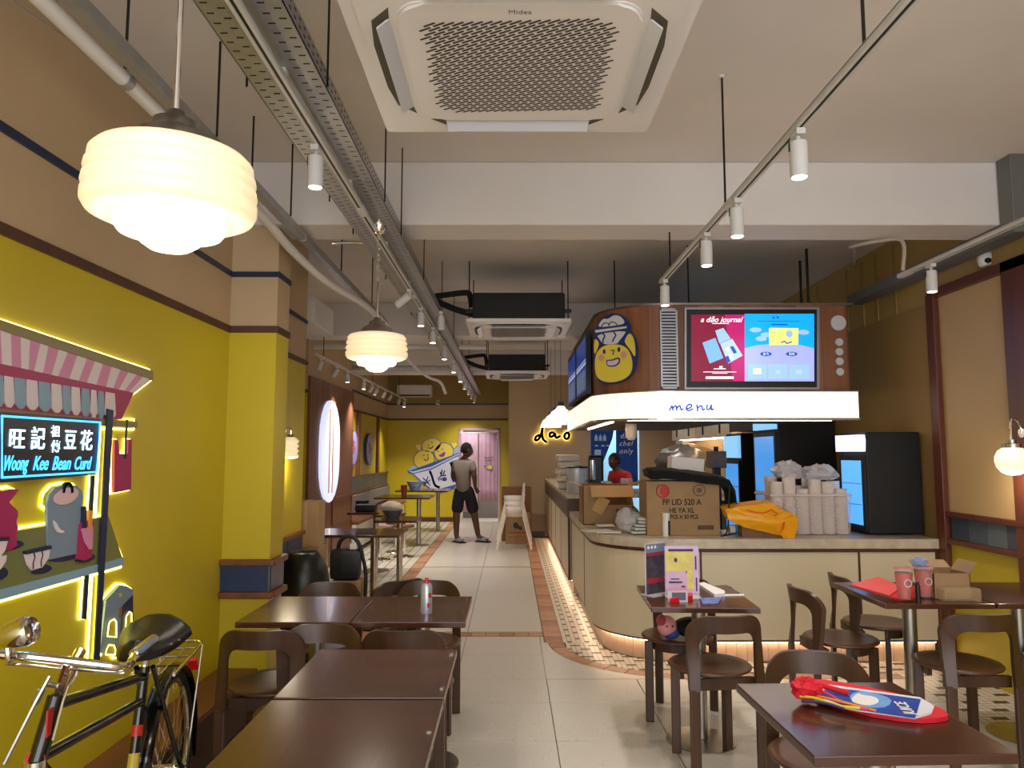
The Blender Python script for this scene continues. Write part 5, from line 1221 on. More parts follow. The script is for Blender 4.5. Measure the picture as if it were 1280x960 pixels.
P = Plane((zt(829,747,.75).x,3.80,.75), (1,0,0), (0,0,1)); b = B(); P.poly(b, [(0,.0),(.10,0),(.10,.055),(0,.055)], 0, .003); obj('holder', b, mat('acrylic_base',(200,196,200),.15), tl)
b = B(); P.poly(b, [(.02,.01),(.09,.01),(.09,.048),(.02,.048)], .003, .005); obj('card', b, mat('card_grey',(96,86,110),.5), tl)
slab('leaflet', 'blue and white printed card lying on the menu stand table', 'card', [(874,748.5),(903,747),(897,755),(879,755.5)], mat('card_blue',(90,110,180),.5,var=.5,scale=40))
slab('leaflet', 'thick stack of white leaflets leaning flat on the menu stand table', 'leaflets', [(872,733),(880,731.5),(906,742.5),(906,746),(893,747)], paper, h=.018)
slab('menu_card', 'dark menu card with an orange picture at the back of the menu stand table', 'menu', [(885,733.5),(908,732),(924,741.5),(908,745)], mat('card_dark',(96,76,60),.4,var=.4,scale=20))
slab('drinking_straw', 'thin white wrapped straw at the right of the menu stand table', 'straw', [(906,744),(930,743.6),(930,745),(906,745.4)], paper, h=.005)
# doll
dl_ = thing('cloth_doll', 'small doll in black with pink face and blue hair lying on a chair seat', 'doll', (.94,4.25,.465))
hd = Vector((.88,4.24,.53))
def ellip(c, rx, ry, rz_, seg=20, rot=None):
    b = B(); bmesh.ops.create_uvsphere(b, u_segments=seg, v_segments=12, radius=1); bmesh.ops.scale(b, vec=(rx,ry,rz_), verts=b.verts[:])
    if rot: bmesh.ops.rotate(b, cent=(0,0,0), matrix=rot, verts=b.verts[:])
    bmesh.ops.translate(b, vec=c, verts=b.verts[:]); return b
obj('head', ellip(hd, .055,.05,.06), mat('doll_face',(228,150,150),.6), dl_, smooth=True)
obj('hair', ellip(hd+Vector((.02,.0,-.035)), .05,.045,.035), mat('doll_hair_blue',(70,84,170),.6), dl_, smooth=True)
obj('cap', ellip(hd+Vector((-.03,0,.03)), .03,.045,.035), mat('doll_cap_red',(170,60,80),.6), dl_, smooth=True)
obj('body', ellip(hd+Vector((.13,.01,-.005)), .095,.06,.055), mat('doll_black',(14,14,16),.8), dl_, smooth=True)
for s in (-.01,.02): obj('eye', ellip(hd+Vector((s,-.048,.01)), .005,.004,.006, 8), blk, dl_)
# items on the red paper table
slab('folded_paper', 'coral red folded paper lying at the left of the right hand table', 'paper', [(1063,732),(1098,722.5),(1128,735),(1112,746)], mat('paper_coral',(236,90,84),.5), h=.008)
slab('red_envelope', 'bright red envelope under the iced tea cup', 'envelope', [(1112,747),(1130,735),(1150,733),(1150,748),(1128,751)], mat('paper_red',(214,34,30),.45), h=.006)
def drink(label, px, py, h_, r, extra=False):
    p = zt(px, py, .758 if not extra else .75); c = (p.x, p.y, .758 if not extra else .75)
    t = thing('iced_drink', label, 'drink', c, group='plastic cups of iced tea')
    obj('cup', lathe(B(), [(0,0),(r*.66,0),(r*.7,.005),(r,h_),(r*.98,h_),(r*.68,.006),(0,.006)], c, 28), mat('clear_cup',(235,225,225),.1,alpha=.10), t, smooth=True)
    obj('tea', lathe(B(), [(0,.008),(r*.68,.008),(r*.93,h_*.86),(0,h_*.86)], c, 28), mat('iced_tea',(196,56,34),.2,var=.35,scale=14), t, smooth=True)
    obj('film_lid', lathe(B(), [(0,h_+.001),(r*1.03,h_+.001),(r*1.03,h_-.004)], c, 28), mat('film_pink',(220,150,150),.2), t)
    b = B(); lathe(b, [(r*.80*1.02,h_*.42),(r*.92*1.02,h_*.70)], c, 28); 
    obj('printed_mark', tube(B(), [(c[0]-.0+.018*math.cos(k*PI/6), c[1]-r*.90, c[2]+h_*.55+.018*math.sin(k*PI/6)) for k in range(12)], .0022, 5, closed=True), paper, t); b.free()
    return t
drink('cup of red iced tea standing on the red envelope', 1131, 749, .155, .045)
drink('cup of orange iced tea with a crumpled plastic on its lid beside the carton', 1156, 747, .16, .048, True)
b = ellip((zt(1156,747,.75).x-.02, zt(1156,747,.75).y, .932), .04,.035,.018, 10)
for v in b.verts: v.co += Vector((random.uniform(-.006,.006), random.uniform(-.006,.006), random.uniform(-.008,.008)))
one('plastic_wrap', b, mat('plastic_bluewhite',(150,170,215),.2,alpha=.7), 'crumpled blue white plastic wrap on top of the iced tea', 'wrapper')
one('black_bottle', lathe(B(), [(0,0),(.012,0),(.012,.085),(.008,.09),(.008,.10),(0,.10)], (zt(1148,753,.75).x, zt(1148,753,.75).y, .75), 16), blackp, 'tiny black bottle with pale cap between the two iced teas', 'bottle', smooth=True)
cb = thing('small_carton', 'small open kraft carton on the right hand table', 'carton', (2.36,4.05,.75))
ca, cc = zt(1168,749,.75), zt(1208,747,.75); x0_, x1_, y0_, y1_ = ca.x, cc.x, ca.y, ca.y+.17
for q in ((x0_,x1_,y0_,y0_+.004),(x0_,x1_,y1_-.004,y1_),(x0_,x0_+.004,y0_,y1_),(x1_-.004,x1_,y0_,y1_)): obj('side', box(B(), *q, .752, .88), cart, cb)
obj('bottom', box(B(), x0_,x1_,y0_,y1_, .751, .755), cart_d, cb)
obj('flap', rbox(B(), ((x0_+x1_)/2,y1_+.03,.90), (x1_-x0_,.07,.004), rot=(.5,0,0)), cart, cb); obj('flap', rbox(B(), (x1_+.02,(y0_+y1_)/2,.905), (.07,.16,.004), rot=(0,-.9,0)), cart, cb); obj('flap', rbox(B(), (x0_-.025,(y0_+y1_)/2,.885), (.06,.16,.004), rot=(0,.2,0)), cart, cb)
one('clear_plastic_tub', bevbox(B(), x0_+.01, x1_+.01, y0_-.075, y0_-.01, .75, .815, .01), mat('tub_clear',(200,170,130),.1,alpha=.4), 'clear plastic tub in front of the small kraft carton', 'tub')
# bags on front right table
rb = thing('printed_bag', 'flat blue printed paper bag with ribbons over a red pouch on the front right table', 'bag', (1.1,2.25,.75))
def flat(name, pxl, m, z0, z1, par, it=0):
    b = B(); P_ = [(atZ(x,y,.75+z0).x, atZ(x,y,.75+z0).y) for x, y in pxl]
    if it: P_ = smooth_closed(P_, it)
    lo = [b.verts.new((*p,.75+z0)) for p in P_]; hi = [b.verts.new((*p,.75+z1)) for p in P_]; b.faces.new(hi); b.faces.new(lo[::-1])
    for i in range(len(lo)): j = (i+1) % len(lo); b.faces.new((lo[i],lo[j],hi[j],hi[i]))
    return obj(name, b, m, par)
rp = thing('red_pouch', 'bright red felt pouch lying under the blue printed bag', 'pouch', (1.1,2.2,.75))
flat('pouch_body', [(998,862),(1010,870),(1070,893),(1142,905),(1182,903),(1187,897),(1166,886),(1100,866),(1010,851)], mat('felt_red',(206,16,36),.7,bump=.1,scale=30), .001, .014, rp, 1)
flat('bag_body', [(1012,876),(1036,858),(1150,874),(1168,885),(1164,893),(1143,899),(1070,889)], mat('bag_white_paper',(214,214,220),.5), .014, .020, rb)
flat('blue_print', [(1034,858.5),(1151,874.5),(1144,898),(1070,887),(1024,871)], mat('bag_blue',(26,64,160),.45,var=.35,scale=22), .020, .0215, rb)
flat('light_print', [(1060,872),(1070,864),(1092,866),(1116,874),(1110,884),(1090,885),(1072,881)], mat('bag_lightblue',(110,160,215),.5,var=.15,scale=30), .0215, .0225, rb, 1)
flat('white_print', [(1062,876),(1072,866),(1078,869),(1094,871),(1100,877),(1090,882),(1074,881)], paper, .0225, .0235, rb, 1)
JP = Plane(atZ(1132,885,.7735), (.22,1,0), (-1,.22,0)); JP.text('JUICE', (0,0), .044, paper, rb, .0005, ext=.0004, offset=.0008, sx=1.0)
for L, m_ in (([(1000,870),(1020,874),(1045,880),(1075,884)], mat('ribbon_yellow',(216,200,40),.5)), ([(1008,858),(1030,866),(1060,880),(1085,886)], mat('ribbon_pink',(226,70,110),.5)), ([(1002,876),(1030,880),(1056,884)], mat('ribbon_navy',(40,30,90),.5)), ([(1012,868),(1040,876),(1095,886)], mat('ribbon_orange',(226,130,50),.5))):
    pts_ = [atZ(x,y,.78) for x, y in L]; obj('ribbon', tube(B(), smooth_open([(p.x,p.y,.779+.006*math.sin(i*2)) for i, p in enumerate(pts_)],2), .004, 6), m_, rb)
b = ellip(atZ(1008,862,.79), .045,.04,.03, 12)
for v in b.verts: v.co += Vector((random.uniform(-.008,.008), random.uniform(-.008,.008), random.uniform(-.008,.01)))
obj('crumpled_top', b, MATS['felt_red'], rp)
obj('loop', tube(B(), smooth_open([atZ(998,866,.78), atZ(1004,848,.79), atZ(1012,850,.79), atZ(1030,858,.785), atZ(1060,866,.78)],2), .008, 6), MATS['felt_red'], rp, smooth=True)

# ================================================================ THINGS ON THE COUNTER
zc_ = .88
def carton_box(label, x0, x1, y0, y1, z0, z1, name='carton', m=cart):
    t = thing(name, label, 'carton', ((x0+x1)/2,(y0+y1)/2,z0)); obj('box_body', bevbox(B(), x0, x1, y0, y1, z0, z1, .004), m, t); return t
pa, pb = atY(809,664,5.60), atY(899,605,5.60)
t = carton_box('large brown carton with red ring mark and black printing on the counter', pa.x, pb.x, 5.60, 5.93, zc_, pb.z+.02)
BP_ = Plane((0,5.597,0), (1,0,0), (0,0,1)); def_b = lambda L: [(720+x/5.333, 500+y/5.333) for x, y in L]
ink = mat('carton_ink',(52,38,28),.7)
for s_, y_, hh in (('PP LID 520 A',682,.050),('HE YA XL',737,.042),('50PCS X 50 PCS',780,.034)):
    BP_.text(s_, BP_.px(*def_b([(705,y_)])[0]), hh*1.25, ink, t, .001, ext=.0005, offset=.0008, sx=.85)
c_ = BP_.px(*def_b([(578,608)])[0]); b = B(); BP_.arc(b, c_, .047, .047, 0, 2*PI, .007, 0, .002, n=28); BP_.ell(b, (c_[0]+.010,c_[1]), .030, .040, 0, .0015, n=16); obj('red_ring_mark', b, mat('carton_red',(190,40,36),.6), t)
c_ = BP_.px(*def_b([(822,602)])[0]); b = B(); BP_.arc(b, c_, .045, .040, 0, 2*PI, .006, 0, .002, n=28); BP_.ell(b, c_, .022, .018, 0, .0015, n=16); obj('grey_stamp', b, mat('carton_stamp',(112,84,56),.7), t)
b = B()
for k in range(9): q = def_b([(812+k*12,835),(820+k*12,865)]); a_, d_ = BP_.px(*q[0]), BP_.px(*q[1]); BP_.poly(b, [(a_[0],d_[1]),(d_[0],d_[1]),(d_[0],a_[1]),(a_[0],a_[1])], 0, .001)
obj('care_marks', b, ink, t)
top_z = pb.z+.02
def cloth(name, label, pts, th, m, cat, parent=None):
    b = tube(B(), smooth_open(pts, 2), th, 12); bmesh.ops.scale(b, vec=(1,1,1), verts=b.verts[:])
    for v in b.verts: v.co.z += .006*math.sin(v.co.x*40)
    return one(name, b, m, label, cat, smooth='all')
p = [atY(x,y,5.72) for x, y in ((808,592),(830,591),(860,595),(890,599),(905,603),(912,615),(914,632))]
b = B(); g = []
for i, q in enumerate(p): 
    w_ = .17; g.append([b.verts.new(v) for v in ((q.x,q.y-w_,q.z-.04),(q.x,q.y-w_+.02,q.z+.02),(q.x,q.y,q.z+.045),(q.x,q.y+w_,q.z+.03),(q.x+.01,q.y+w_,q.z-.02))])
for a_, c_ in zip(g, g[1:]):
    for k in range(4): b.faces.new((a_[k],a_[k+1],c_[k+1],c_[k]))
    b.faces.new((a_[4],a_[0],c_[0],c_[4]))
b.faces.new(g[0]); b.faces.new(g[-1][::-1])
bmesh.ops.subdivide_edges(b, edges=b.edges[:], cuts=2, use_grid_fill=True, smooth=.6)
for v in b.verts: v.co.z += random.uniform(-.004,.004)
one('black_cloth', b, mat('cloth_black',(9,9,10),.95), 'black cloth draped over the large printed carton', 'cloth', smooth='all')
wa, wb_ = atY(838,592,5.85), atY(878,573,5.85)
one('white_box', rbox(B(), ((wa.x+wb_.x)/2,5.88,(wa.z+wb_.z)/2+.01), (wb_.x-wa.x,.16,.11), rot=(0,.09,0), bev=.004), paper, 'white flat box lying on the black cloth above the printed carton', 'box')
# open carton at left
oc = thing('open_carton', 'open brown carton with spread flaps at the left end of the counter', 'carton', (1.0,6.5,zc_))
oy = 6.45; q0, q1 = atY(729,655,oy), atY(790,612,oy); ox0, ox1, oz1 = q0.x, q1.x, atY(740,607,oy).z
obj('side', box(B(), ox0, ox0+.006, oy, oy+.36, zc_, oz1), cart, oc); obj('side', box(B(), ox1-.006, ox1, oy, oy+.36, zc_, oz1), cart, oc)
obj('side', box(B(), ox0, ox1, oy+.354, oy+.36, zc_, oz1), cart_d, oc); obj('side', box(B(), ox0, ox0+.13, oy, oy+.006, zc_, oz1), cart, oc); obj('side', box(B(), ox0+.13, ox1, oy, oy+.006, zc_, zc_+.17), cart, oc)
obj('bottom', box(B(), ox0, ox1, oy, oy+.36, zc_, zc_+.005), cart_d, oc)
obj('flap', rbox(B(), ((ox0+ox1)/2+.03, oy-.07, oz1-.045), (ox1-ox0-.06,.17,.006), rot=(.55,0,0)), mat('flap_tan',(196,156,102),.8), oc)
obj('flap', rbox(B(), (ox0-.10, oy+.15, oz1+.03), (.22,.30,.006), rot=(0,.35,0)), mat('flap_tan',(196,156,102),.8), oc)
obj('flap', rbox(B(), (ox1+.07, oy+.15, oz1+.02), (.18,.30,.006), rot=(0,-.2,0)), cart, oc)
obj('torn_flap', rbox(B(), (ox0+.15, oy-.03, zc_+.17), (.10,.006,.15), rot=(.3,.5,0)), MATS['flap_tan'], oc)
one('patterned_carton', rbox(B(), (ox1-.06,oy-.09,zc_+.07), (.16,.12,.14), rot=(0,0,.1), bev=.003), mat('carton_patterned',(120,100,78),.7,var=.5,scale=18), 'small patterned carton leaning out of the open brown carton', 'carton')
def crumple(name, label, cat, c, r, m, amp=.25, seg=16, group=None):
    b = ellip((0,0,0), *r, seg=seg)
    for v in b.verts: v.co *= 1+random.uniform(-amp,amp); 
    for v in b.verts: v.co.z = max(v.co.z, -r[2]*.8)
    bmesh.ops.translate(b, vec=(c[0],c[1],c[2]+r[2]*.8), verts=b.verts[:])
    return one(name, b, m, label, cat, group, smooth=True)
film = mat('clear_film',(224,220,222),.15,alpha=.55)
# bagged bowls/lids stack
bgx = atZ(800,667,.88)
bg = thing('bagged_lids', 'flattened plastic bag of stacked pale lids in front of the printed carton', 'bag', (bgx.x+.05,bgx.y+.08,zc_))
for k in range(5): obj('lid_layer', rbox(B(), (bgx.x+.06+.01*(k%2), bgx.y-.01, zc_+.017+k*.024), (.30-.025*k,.17,.021), rot=(0,.02*k,.1), bev=.009), mat('bag_greygreen',(176,178,166),.35), bg, smooth=True)
b = ellip((bgx.x-.08,bgx.y+.07,zc_+.095), .10,.10,.09, 14)
for v in b.verts: v.co += Vector((random.uniform(-.014,.014), random.uniform(-.014,.014), random.uniform(-.012,.016)))
obj('gathered_plastic', b, film, bg, smooth=True)
for k, (x, y, rz_) in enumerate(((748,664,.3),(762,667,-.15),(757,660,.1))):
    q = atZ(x,y,.88); one('paper_sheet', rbox(B(), (q.x,q.y+.03,.8815+k*.009), (.24-.05*k,.17-.03*k,.003+.004*k), rot=(.0,0,rz_)), paper, ['wide crumpled white sheet lying lowest on the rounded counter corner','second white sheet on the rounded counter corner','small folded white paper topmost on the rounded counter corner'][k], 'paper', 'loose white papers')
q = atZ(833,670,.88)
t = thing('white_tube', 'white plastic tube with a black stripe at the front of the counter', 'bottle', (q.x,q.y,zc_))
obj('tube_body', lathe(B(), [(0,0),(.028,0),(.029,.10),(.026,.135),(0,.135)], (q.x,q.y,zc_), 20), white, t, smooth=True); obj('cap', lathe(B(), [(0,.135),(.03,.135),(.03,.17),(0,.17)], (q.x,q.y,zc_), 20), white, t, smooth=True)
obj('stripe', box(B(), q.x+.008, q.x+.024, q.y-.031, q.y-.02, zc_+.005, zc_+.115), blk, t)
# yellow bag
yb = thing('yellow_bag', 'crumpled bright yellow carrier bag lying on a low carton on the counter', 'bag', (1.9,5.55,.95))
def a5(x, y, Y=5.5): return atY(880+x/4, 520+y/4, Y)
b = B(); top_o = [(105,470),(180,455),(345,437),(390,470),(440,492),(472,510),(468,560),(445,626),(400,618),(395,600),(260,570),(180,548),(125,520)]
v0 = [a5(x,y,5.46) for x, y in top_o]; v1 = [a5(x,y,5.46)+Vector((0,.13,.02)) for x, y in top_o]
A_ = [b.verts.new(v) for v in v0]; C_ = [b.verts.new(v) for v in v1]; cA = b.verts.new(sum(v0,Vector())/len(v0)+Vector((0,-.05,0))); cC = b.verts.new(sum(v1,Vector())/len(v1)+Vector((0,.03,0)))
for i in range(len(A_)): j = (i+1)%len(A_); b.faces.new((A_[i],A_[j],cA)); b.faces.new((C_[j],C_[i],cC)); b.faces.new((A_[i],C_[i],C_[j],A_[j]))
bmesh.ops.subdivide_edges(b, edges=b.edges[:], cuts=3, use_grid_fill=True)
for v in b.verts: v.co += Vector((random.uniform(-.004,.004), random.uniform(-.006,.006), random.uniform(-.005,.005)))
obj('bag_body', b, mat('bag_yellow',(244,170,10),.4), yb, smooth=True)
obj('red_print', tube(B(), [a5(x,y,5.40) for x, y in ((215,470),(250,480),(300,485),(340,470),(370,490),(350,500))], .005, 6), mat('bag_red_print',(230,90,20),.5), yb)
obj('red_print', tube(B(), [a5(x,y,5.41) for x, y in ((385,585),(395,540),(402,528),(398,570))], .004, 6), MATS['bag_red_print'], yb)
l0, l1 = a5(195,628), a5(420,570)
one('low_carton', rbox(B(), ((l0.x+l1.x)/2,5.55,zc_+.04), (l1.x-l0.x,.12,.08), rot=(0,0,-.08), bev=.003), mat('carton_dark_tan',(126,92,62),.7,var=.15,scale=9), 'low brown carton under the yellow bag', 'carton')
q = atZ(921,665,.90); t = thing('white_cup', 'small white and blue plastic cup beside the low carton on the counter', 'cup', (q.x,q.y,zc_)); obj('cup_body', tube(B(), [(q.x-.06,q.y,zc_+.04),(q.x+.02,q.y,zc_+.04)], .035, 16), paper, t, smooth=True); obj('blue_band', tube(B(), [(q.x-.02,q.y,zc_+.04),(q.x+.04,q.y,zc_+.04)], .037, 16), mat('cup_blue',(90,150,210),.3), t, smooth=True)
one('power_cable', tube(B(), smooth_open([atY(912,607,5.5),atY(911,640,5.5),(1.60,5.5,.90),(1.52,5.45,.89),(1.66,5.5,.91)],2), .006, 6), blackp, 'black cable hanging at the right side of the printed carton', 'cable')
# cup bin
bx0, bx1 = atY(957,660,5.75).x, atY(1056,660,5.75).x; yb0, yb1 = 5.62, 5.98
bn_ = thing('plastic_bin', 'translucent plastic bin packed with cup stacks on the counter', 'bin', ((bx0+bx1)/2,5.8,zc_))
b = B(); zt2 = zc_+.30
P0 = [(bx0+.03,yb0+.02),(bx1-.005,yb0+.02),(bx1-.005,yb1-.02),(bx0+.03,yb1-.02)]; P1 = [(bx0,yb0),(bx1,yb0),(bx1,yb1),(bx0,yb1)]
lo = [b.verts.new((*p,zc_+.001)) for p in P0]; hi = [b.verts.new((*p,zt2)) for p in P1]; b.faces.new(lo[::-1])
for i in range(4): j = (i+1)%4; b.faces.new((lo[i],lo[j],hi[j],hi[i]))
o = obj('bin_wall', b, mat('bin_translucent',(226,218,216),.3,alpha=.16), bn_); md = o.modifiers.new('s','SOLIDIFY'); md.thickness = .004
obj('bin_rim', tube(B(), [(*p,zt2) for p in P1], .008, 8, closed=True), mat('bin_rim',(220,210,206),.3), bn_)
k = 0; lab = ['far left','left','second','middle','fourth','right','far right']
cupw = mat('cup_paper',(226,214,204),.5)
for j in range(2):
    for i in range(6):
        x = bx0+.075+i*(bx1-bx0-.12)/5+(.02 if j else 0); y = yb0+.085+j*.17; hgt = .40+.05*math.sin(i*2.3+j)
        b = B(); pr = [(0,0)]; nz = int(hgt/.018)
        for q in range(nz): pr += [(.046,q*.018+.001),(.050,q*.018+.016)]
        pr += [(0,nz*.018)]
        b = lathe(B(), pr, (x,y,zc_+.004), 20)
        one('cup_stack', b, cupw, 'stack of white paper cups, %s row of the bin, %s from the left' % (('front','back')[j], ['first','second','third','fourth','fifth','last'][i]), 'cups', 'cup stacks in the bin', smooth=False)
crumple('plastic_bag', 'crumpled clear plastic bag heaped at the left on top of the cup bin', 'bag', ((bx0*.68+bx1*.32),5.78,zc_+.42), (.11,.10,.075), film)
crumple('plastic_bag', 'crumpled clear plastic bag pointed upward at the right on top of the cup bin', 'bag', ((bx0*.28+bx1*.72),5.78,zc_+.41), (.13,.10,.065), film)
# countertop cooler
fa, fb_ = atY(1084,670,5.62), atY(1150,540,5.62)
dc = thing('display_cooler', 'black countertop display cooler with lit blue glass door facing left', 'fridge', ((fa.x+fb_.x)/2,5.75,zc_))
cx0, cx1, cz1 = fa.x, 3.12, fb_.z
obj('cabinet', bevbox(B(), cx0+.02, cx1, 5.62, 6.05, zc_+.01, cz1, .01), mat('cooler_black',(5,5,6),.6), dc)
DPn = Plane((cx0+.02,0,0), (0,-1,0), (0,0,1))
b = B(); DPn.poly(b, [(-6.04,zc_+.03),(-5.63,zc_+.03),(-5.63,zc_+.60),(-6.04,zc_+.60)], 0, .02); obj('door_frame', b, mat('cooler_black',(5,5,6),.6), dc)
b = B(); DPn.poly(b, [(-6.0,zc_+.07),(-5.67,zc_+.07),(-5.67,zc_+.56),(-6.0,zc_+.56)], .02, .024); obj('lit_glass', b, mat('cooler_glow',(90,170,240),.2,emit=.5), dc)
b = B(); 
for z in (zc_+.22,zc_+.38): DPn.poly(b, [(-6.0,z),(-5.67,z),(-5.67,z+.006),(-6.0,z+.006)], .022, .027)
obj('shelf_line', b, mat('cooler_shelf',(150,200,240),.3), dc)
b = B(); DPn.poly(b, [(-6.03,zc_+.63),(-5.63,zc_+.63),(-5.62,zc_+.71),(-5.63,cz1-.02),(-6.03,cz1-.02)], 0, .05); obj('lit_header', b, mat('header_glow',(200,215,255),.3,emit=.9), dc)
# things on the far bar
zbt = 1.05
q = atZ(713,616,1.05)
t = thing('steel_pot', 'pale cylindrical pot with dark lid at the near end of the far bar counter', 'pot', (q.x,8.35,zbt))
c_ = (.75,8.35,zbt); obj('pot_body', lathe(B(), [(0,0),(.115,0),(.12,.01),(.12,.28),(0,.28)], c_, 32), mat('pot_white',(190,194,200),.35,.3), t, smooth=True); obj('lid', lathe(B(), [(0,.31),(.03,.31),(.06,.30),(.125,.295),(.125,.278),(0,.278)], c_, 32), dmetal, t, smooth=True)
obj('handle', tube(B(), smooth_open([(c_[0]-.12,8.30,zbt+.16),(c_[0]-.09,8.22,zbt+.13),(c_[0]+.03,8.21,zbt+.10),(c_[0]+.12,8.29,zbt+.15)],2), .005, 6), chrome, t)
for i in range(5):
    one('white_package', rbox(B(), (.72+.02*(i%2),9.35+.02*i,zbt+.045+.085*i), (.26,.40,.08), rot=(0,0,.05*(i%3)), bev=.025), mat('package_white',(222,210,196),.5), ['lowest','second lowest','middle','second highest','topmost'][i]+' white soft package of the stack behind the pale pot', 'package', 'stacked white packages', smooth=True)
t = thing('coffee_grinder', 'black and chrome coffee machine behind the pale pot', 'machine', (1.0,9.3,zbt))
obj('body', bevbox(B(), .98, 1.16, 9.2, 9.4, zbt, zbt+.42, .03), blackp, t); obj('hopper', cyl(B(), (1.02,9.17,0), .035, zbt+.12, zbt+.36), chrome, t, smooth=True)
for i, (px_, py_, s, m_, nm, lb) in enumerate(((742,604,(.30,.2,.10),blackp,'black_tray','black tray heaped behind the open carton'),(758,601,(.12,.12,.12),paper,'white_tub','white tub beside the black tray behind the open carton'),(728,603,(.14,.12,.16),mat('brown_box',(110,74,48),.6),'brown_canister','brown canister left of the black tray on the far bar'),(770,606,(.16,.14,.08),white,'folded_napkins','folded white napkins right of the white tub'),(783,604,(.14,.12,.14),mat('packet_red_white',(220,190,190),.5,var=.3,scale=20),'snack_packet','red and white packet in front of the seated man'))):
    p_ = atY(px_, py_, 8.6+.1*i); one(nm, rbox(B(), (p_.x,p_.y,zbt+s[2]/2), s, bev=.02), m_, lb, nm.split('_')[-1], smooth=True)
one('work_shelf', bevbox(B(), 1.26, 1.9, 8.3, 9.4, 1.0, 1.05, .004), steel, 'steel work shelf behind the far bar counter', 'shelf')
# kitchen backdrop: appliances along the right wall
def uplight_fridge(label, x0, y0, y1, h, header):
    t = thing('upright_fridge', label, 'fridge', ((x0+XR)/2,(y0+y1)/2,0), group='upright display fridges')
    obj('cabinet', bevbox(B(), x0+.03, XR-.02, y0, y1, 0, h, .01), MATS['cooler_black'], t)
    P = Plane((x0+.03,0,0), (0,-1,0), (0,0,1))
    b = B(); P.poly(b, [(-y1+.01,.1),(-y0-.01,.1),(-y0-.01,h-.32),(-y1+.01,h-.32)], 0, .03); obj('door_frame', b, blackp, t)
    b = B(); P.poly(b, [(-y1+.05,.16),(-y0-.05,.16),(-y0-.05,h-.36),(-y1+.05,h-.36)], .03, .034); obj('lit_glass', b, mat('fridge_glow',(70,150,230),.2,emit=.45), t)
    for z in (.5,.8,1.1):
        b = B(); P.poly(b, [(-y1+.05,z),(-y0-.05,z),(-y0-.05,z+.012),(-y1+.05,z+.012)], .03, .038); obj('shelf_edge', b, MATS['cooler_shelf'], t)
    b = B(); P.poly(b, [(-y1+.02,h-.29),(-y0-.02,h-.29),(-y0-.02,h-.03),(-y1+.02,h-.03)], 0, .035); obj('lit_header', b, mat('fridge_header',(130,190,235),.3,emit=.5), t)
    return t
uplight_fridge('nearer tall black display fridge with blue glow right of the kitchen', 2.55, 7.1, 7.75, 2.02, True)
uplight_fridge('farther tall black display fridge with blue glow along the right wall', 2.66, 8.6, 9.2, 1.73, False)
wc = thing('wall_cabinets', 'row of four cream wall cabinets with slim handles high on the kitchen wall', 'cabinet', (2.97,11,1.7))
obj('carcass', box(B(), 2.82, XR-.01, 9.4, 12.8, 1.715, 2.5), cream, wc)
for a, c in ((12.78,11.98),(11.98,11.13),(11.13,10.28),(10.28,9.40)):
    d = obj('door', box(B(), 2.80, 2.82, c+.01, a-.01, 1.71, 2.5), mat('cabinet_cream',(206,188,160),.4), wc); obj('handle', box(B(), 2.785, 2.80, (a+c)/2-.02, (a+c)/2+.02, 1.76, 1.95), dmetal, d)
obj('dark_end_unit', box(B(), 2.79, XR-.01, 8.3, 9.39, 1.76, 2.5), mat('dark_unit',(56,30,20),.5), wc)
obj('led_strip', box(B(), 2.84, 2.86, 9.0, 12.4, 1.69, 1.71), led_w, wc)
obj('light_panel', box(B(), XR-.02, XR-.01, 9.3, 13.4, .9, 1.70), mat('splash_cream',(214,192,140),.4), wc)
kb = thing('kitchen_back_counter', 'steel back counter under the cream wall cabinets', 'counter', (2.8,11.3,0))
obj('worktop', bevbox(B(), 2.4, XR-.02, 9.4, 13.4, .86, .90, .004), steel, kb); obj('cabinet', box(B(), 2.45, XR-.02, 9.4, 13.4, .05, .86), cream, kb)
q = atY(845,578,10.6); crumple('foil_bundle', 'crumpled grey foil bundle on the kitchen back counter', 'bundle', (2.45,10.6,1.18), (.36,.3,.24), mat('foil_grey',(120,116,112),.35,.5), .12, 20)
one('storage_shelf', bevbox(B(), 2.1, 2.9, 10.4, 11.0, .90, 1.17, .004), galv, 'steel storage shelf under the foil bundle', 'shelf')
q = atY(868,567,11.5); one('steel_hood', rbox(B(), (q.x,11.5,q.z-.05), (.6,.4,.35), rot=(0,.3,0), bev=.01), mat('hood_steel',(190,176,150),.3,.6), 'slanted bright steel hood behind the foil bundle', 'hood')
q0_, q1_ = atY(889,585,7.9), atY(908,564,7.9); t = thing('brown_machine', 'small brown boxy machine standing left of the farther display fridge', 'machine', ((q0_.x+q1_.x)/2,7.95,.9))
obj('body', bevbox(B(), q0_.x, q1_.x, 7.9, 8.1, q0_.z, q1_.z, .006), mat('machine_brown',(96,76,60),.4,var=.3,scale=8), t); obj('stand', box(B(), q0_.x+.05, q1_.x-.05, 7.95, 8.05, 0, q0_.z), dmetal, t); obj('knob', cyl(B(), ((q0_.x+q1_.x)/2,8.0,0), .025, q1_.z, q1_.z+.05), dmetal, t)
one('canopy_underlight', lathe(B(), [(0,0),(.05,0),(.055,-.05),(.05,-.12),(.03,-.15),(0,-.155)], (1.13,6.9,1.77), 20), mat('under_lamp',(236,222,200),.4), 'white rounded downlight under the menu canopy before the blue curtain', 'lamp', smooth='all')
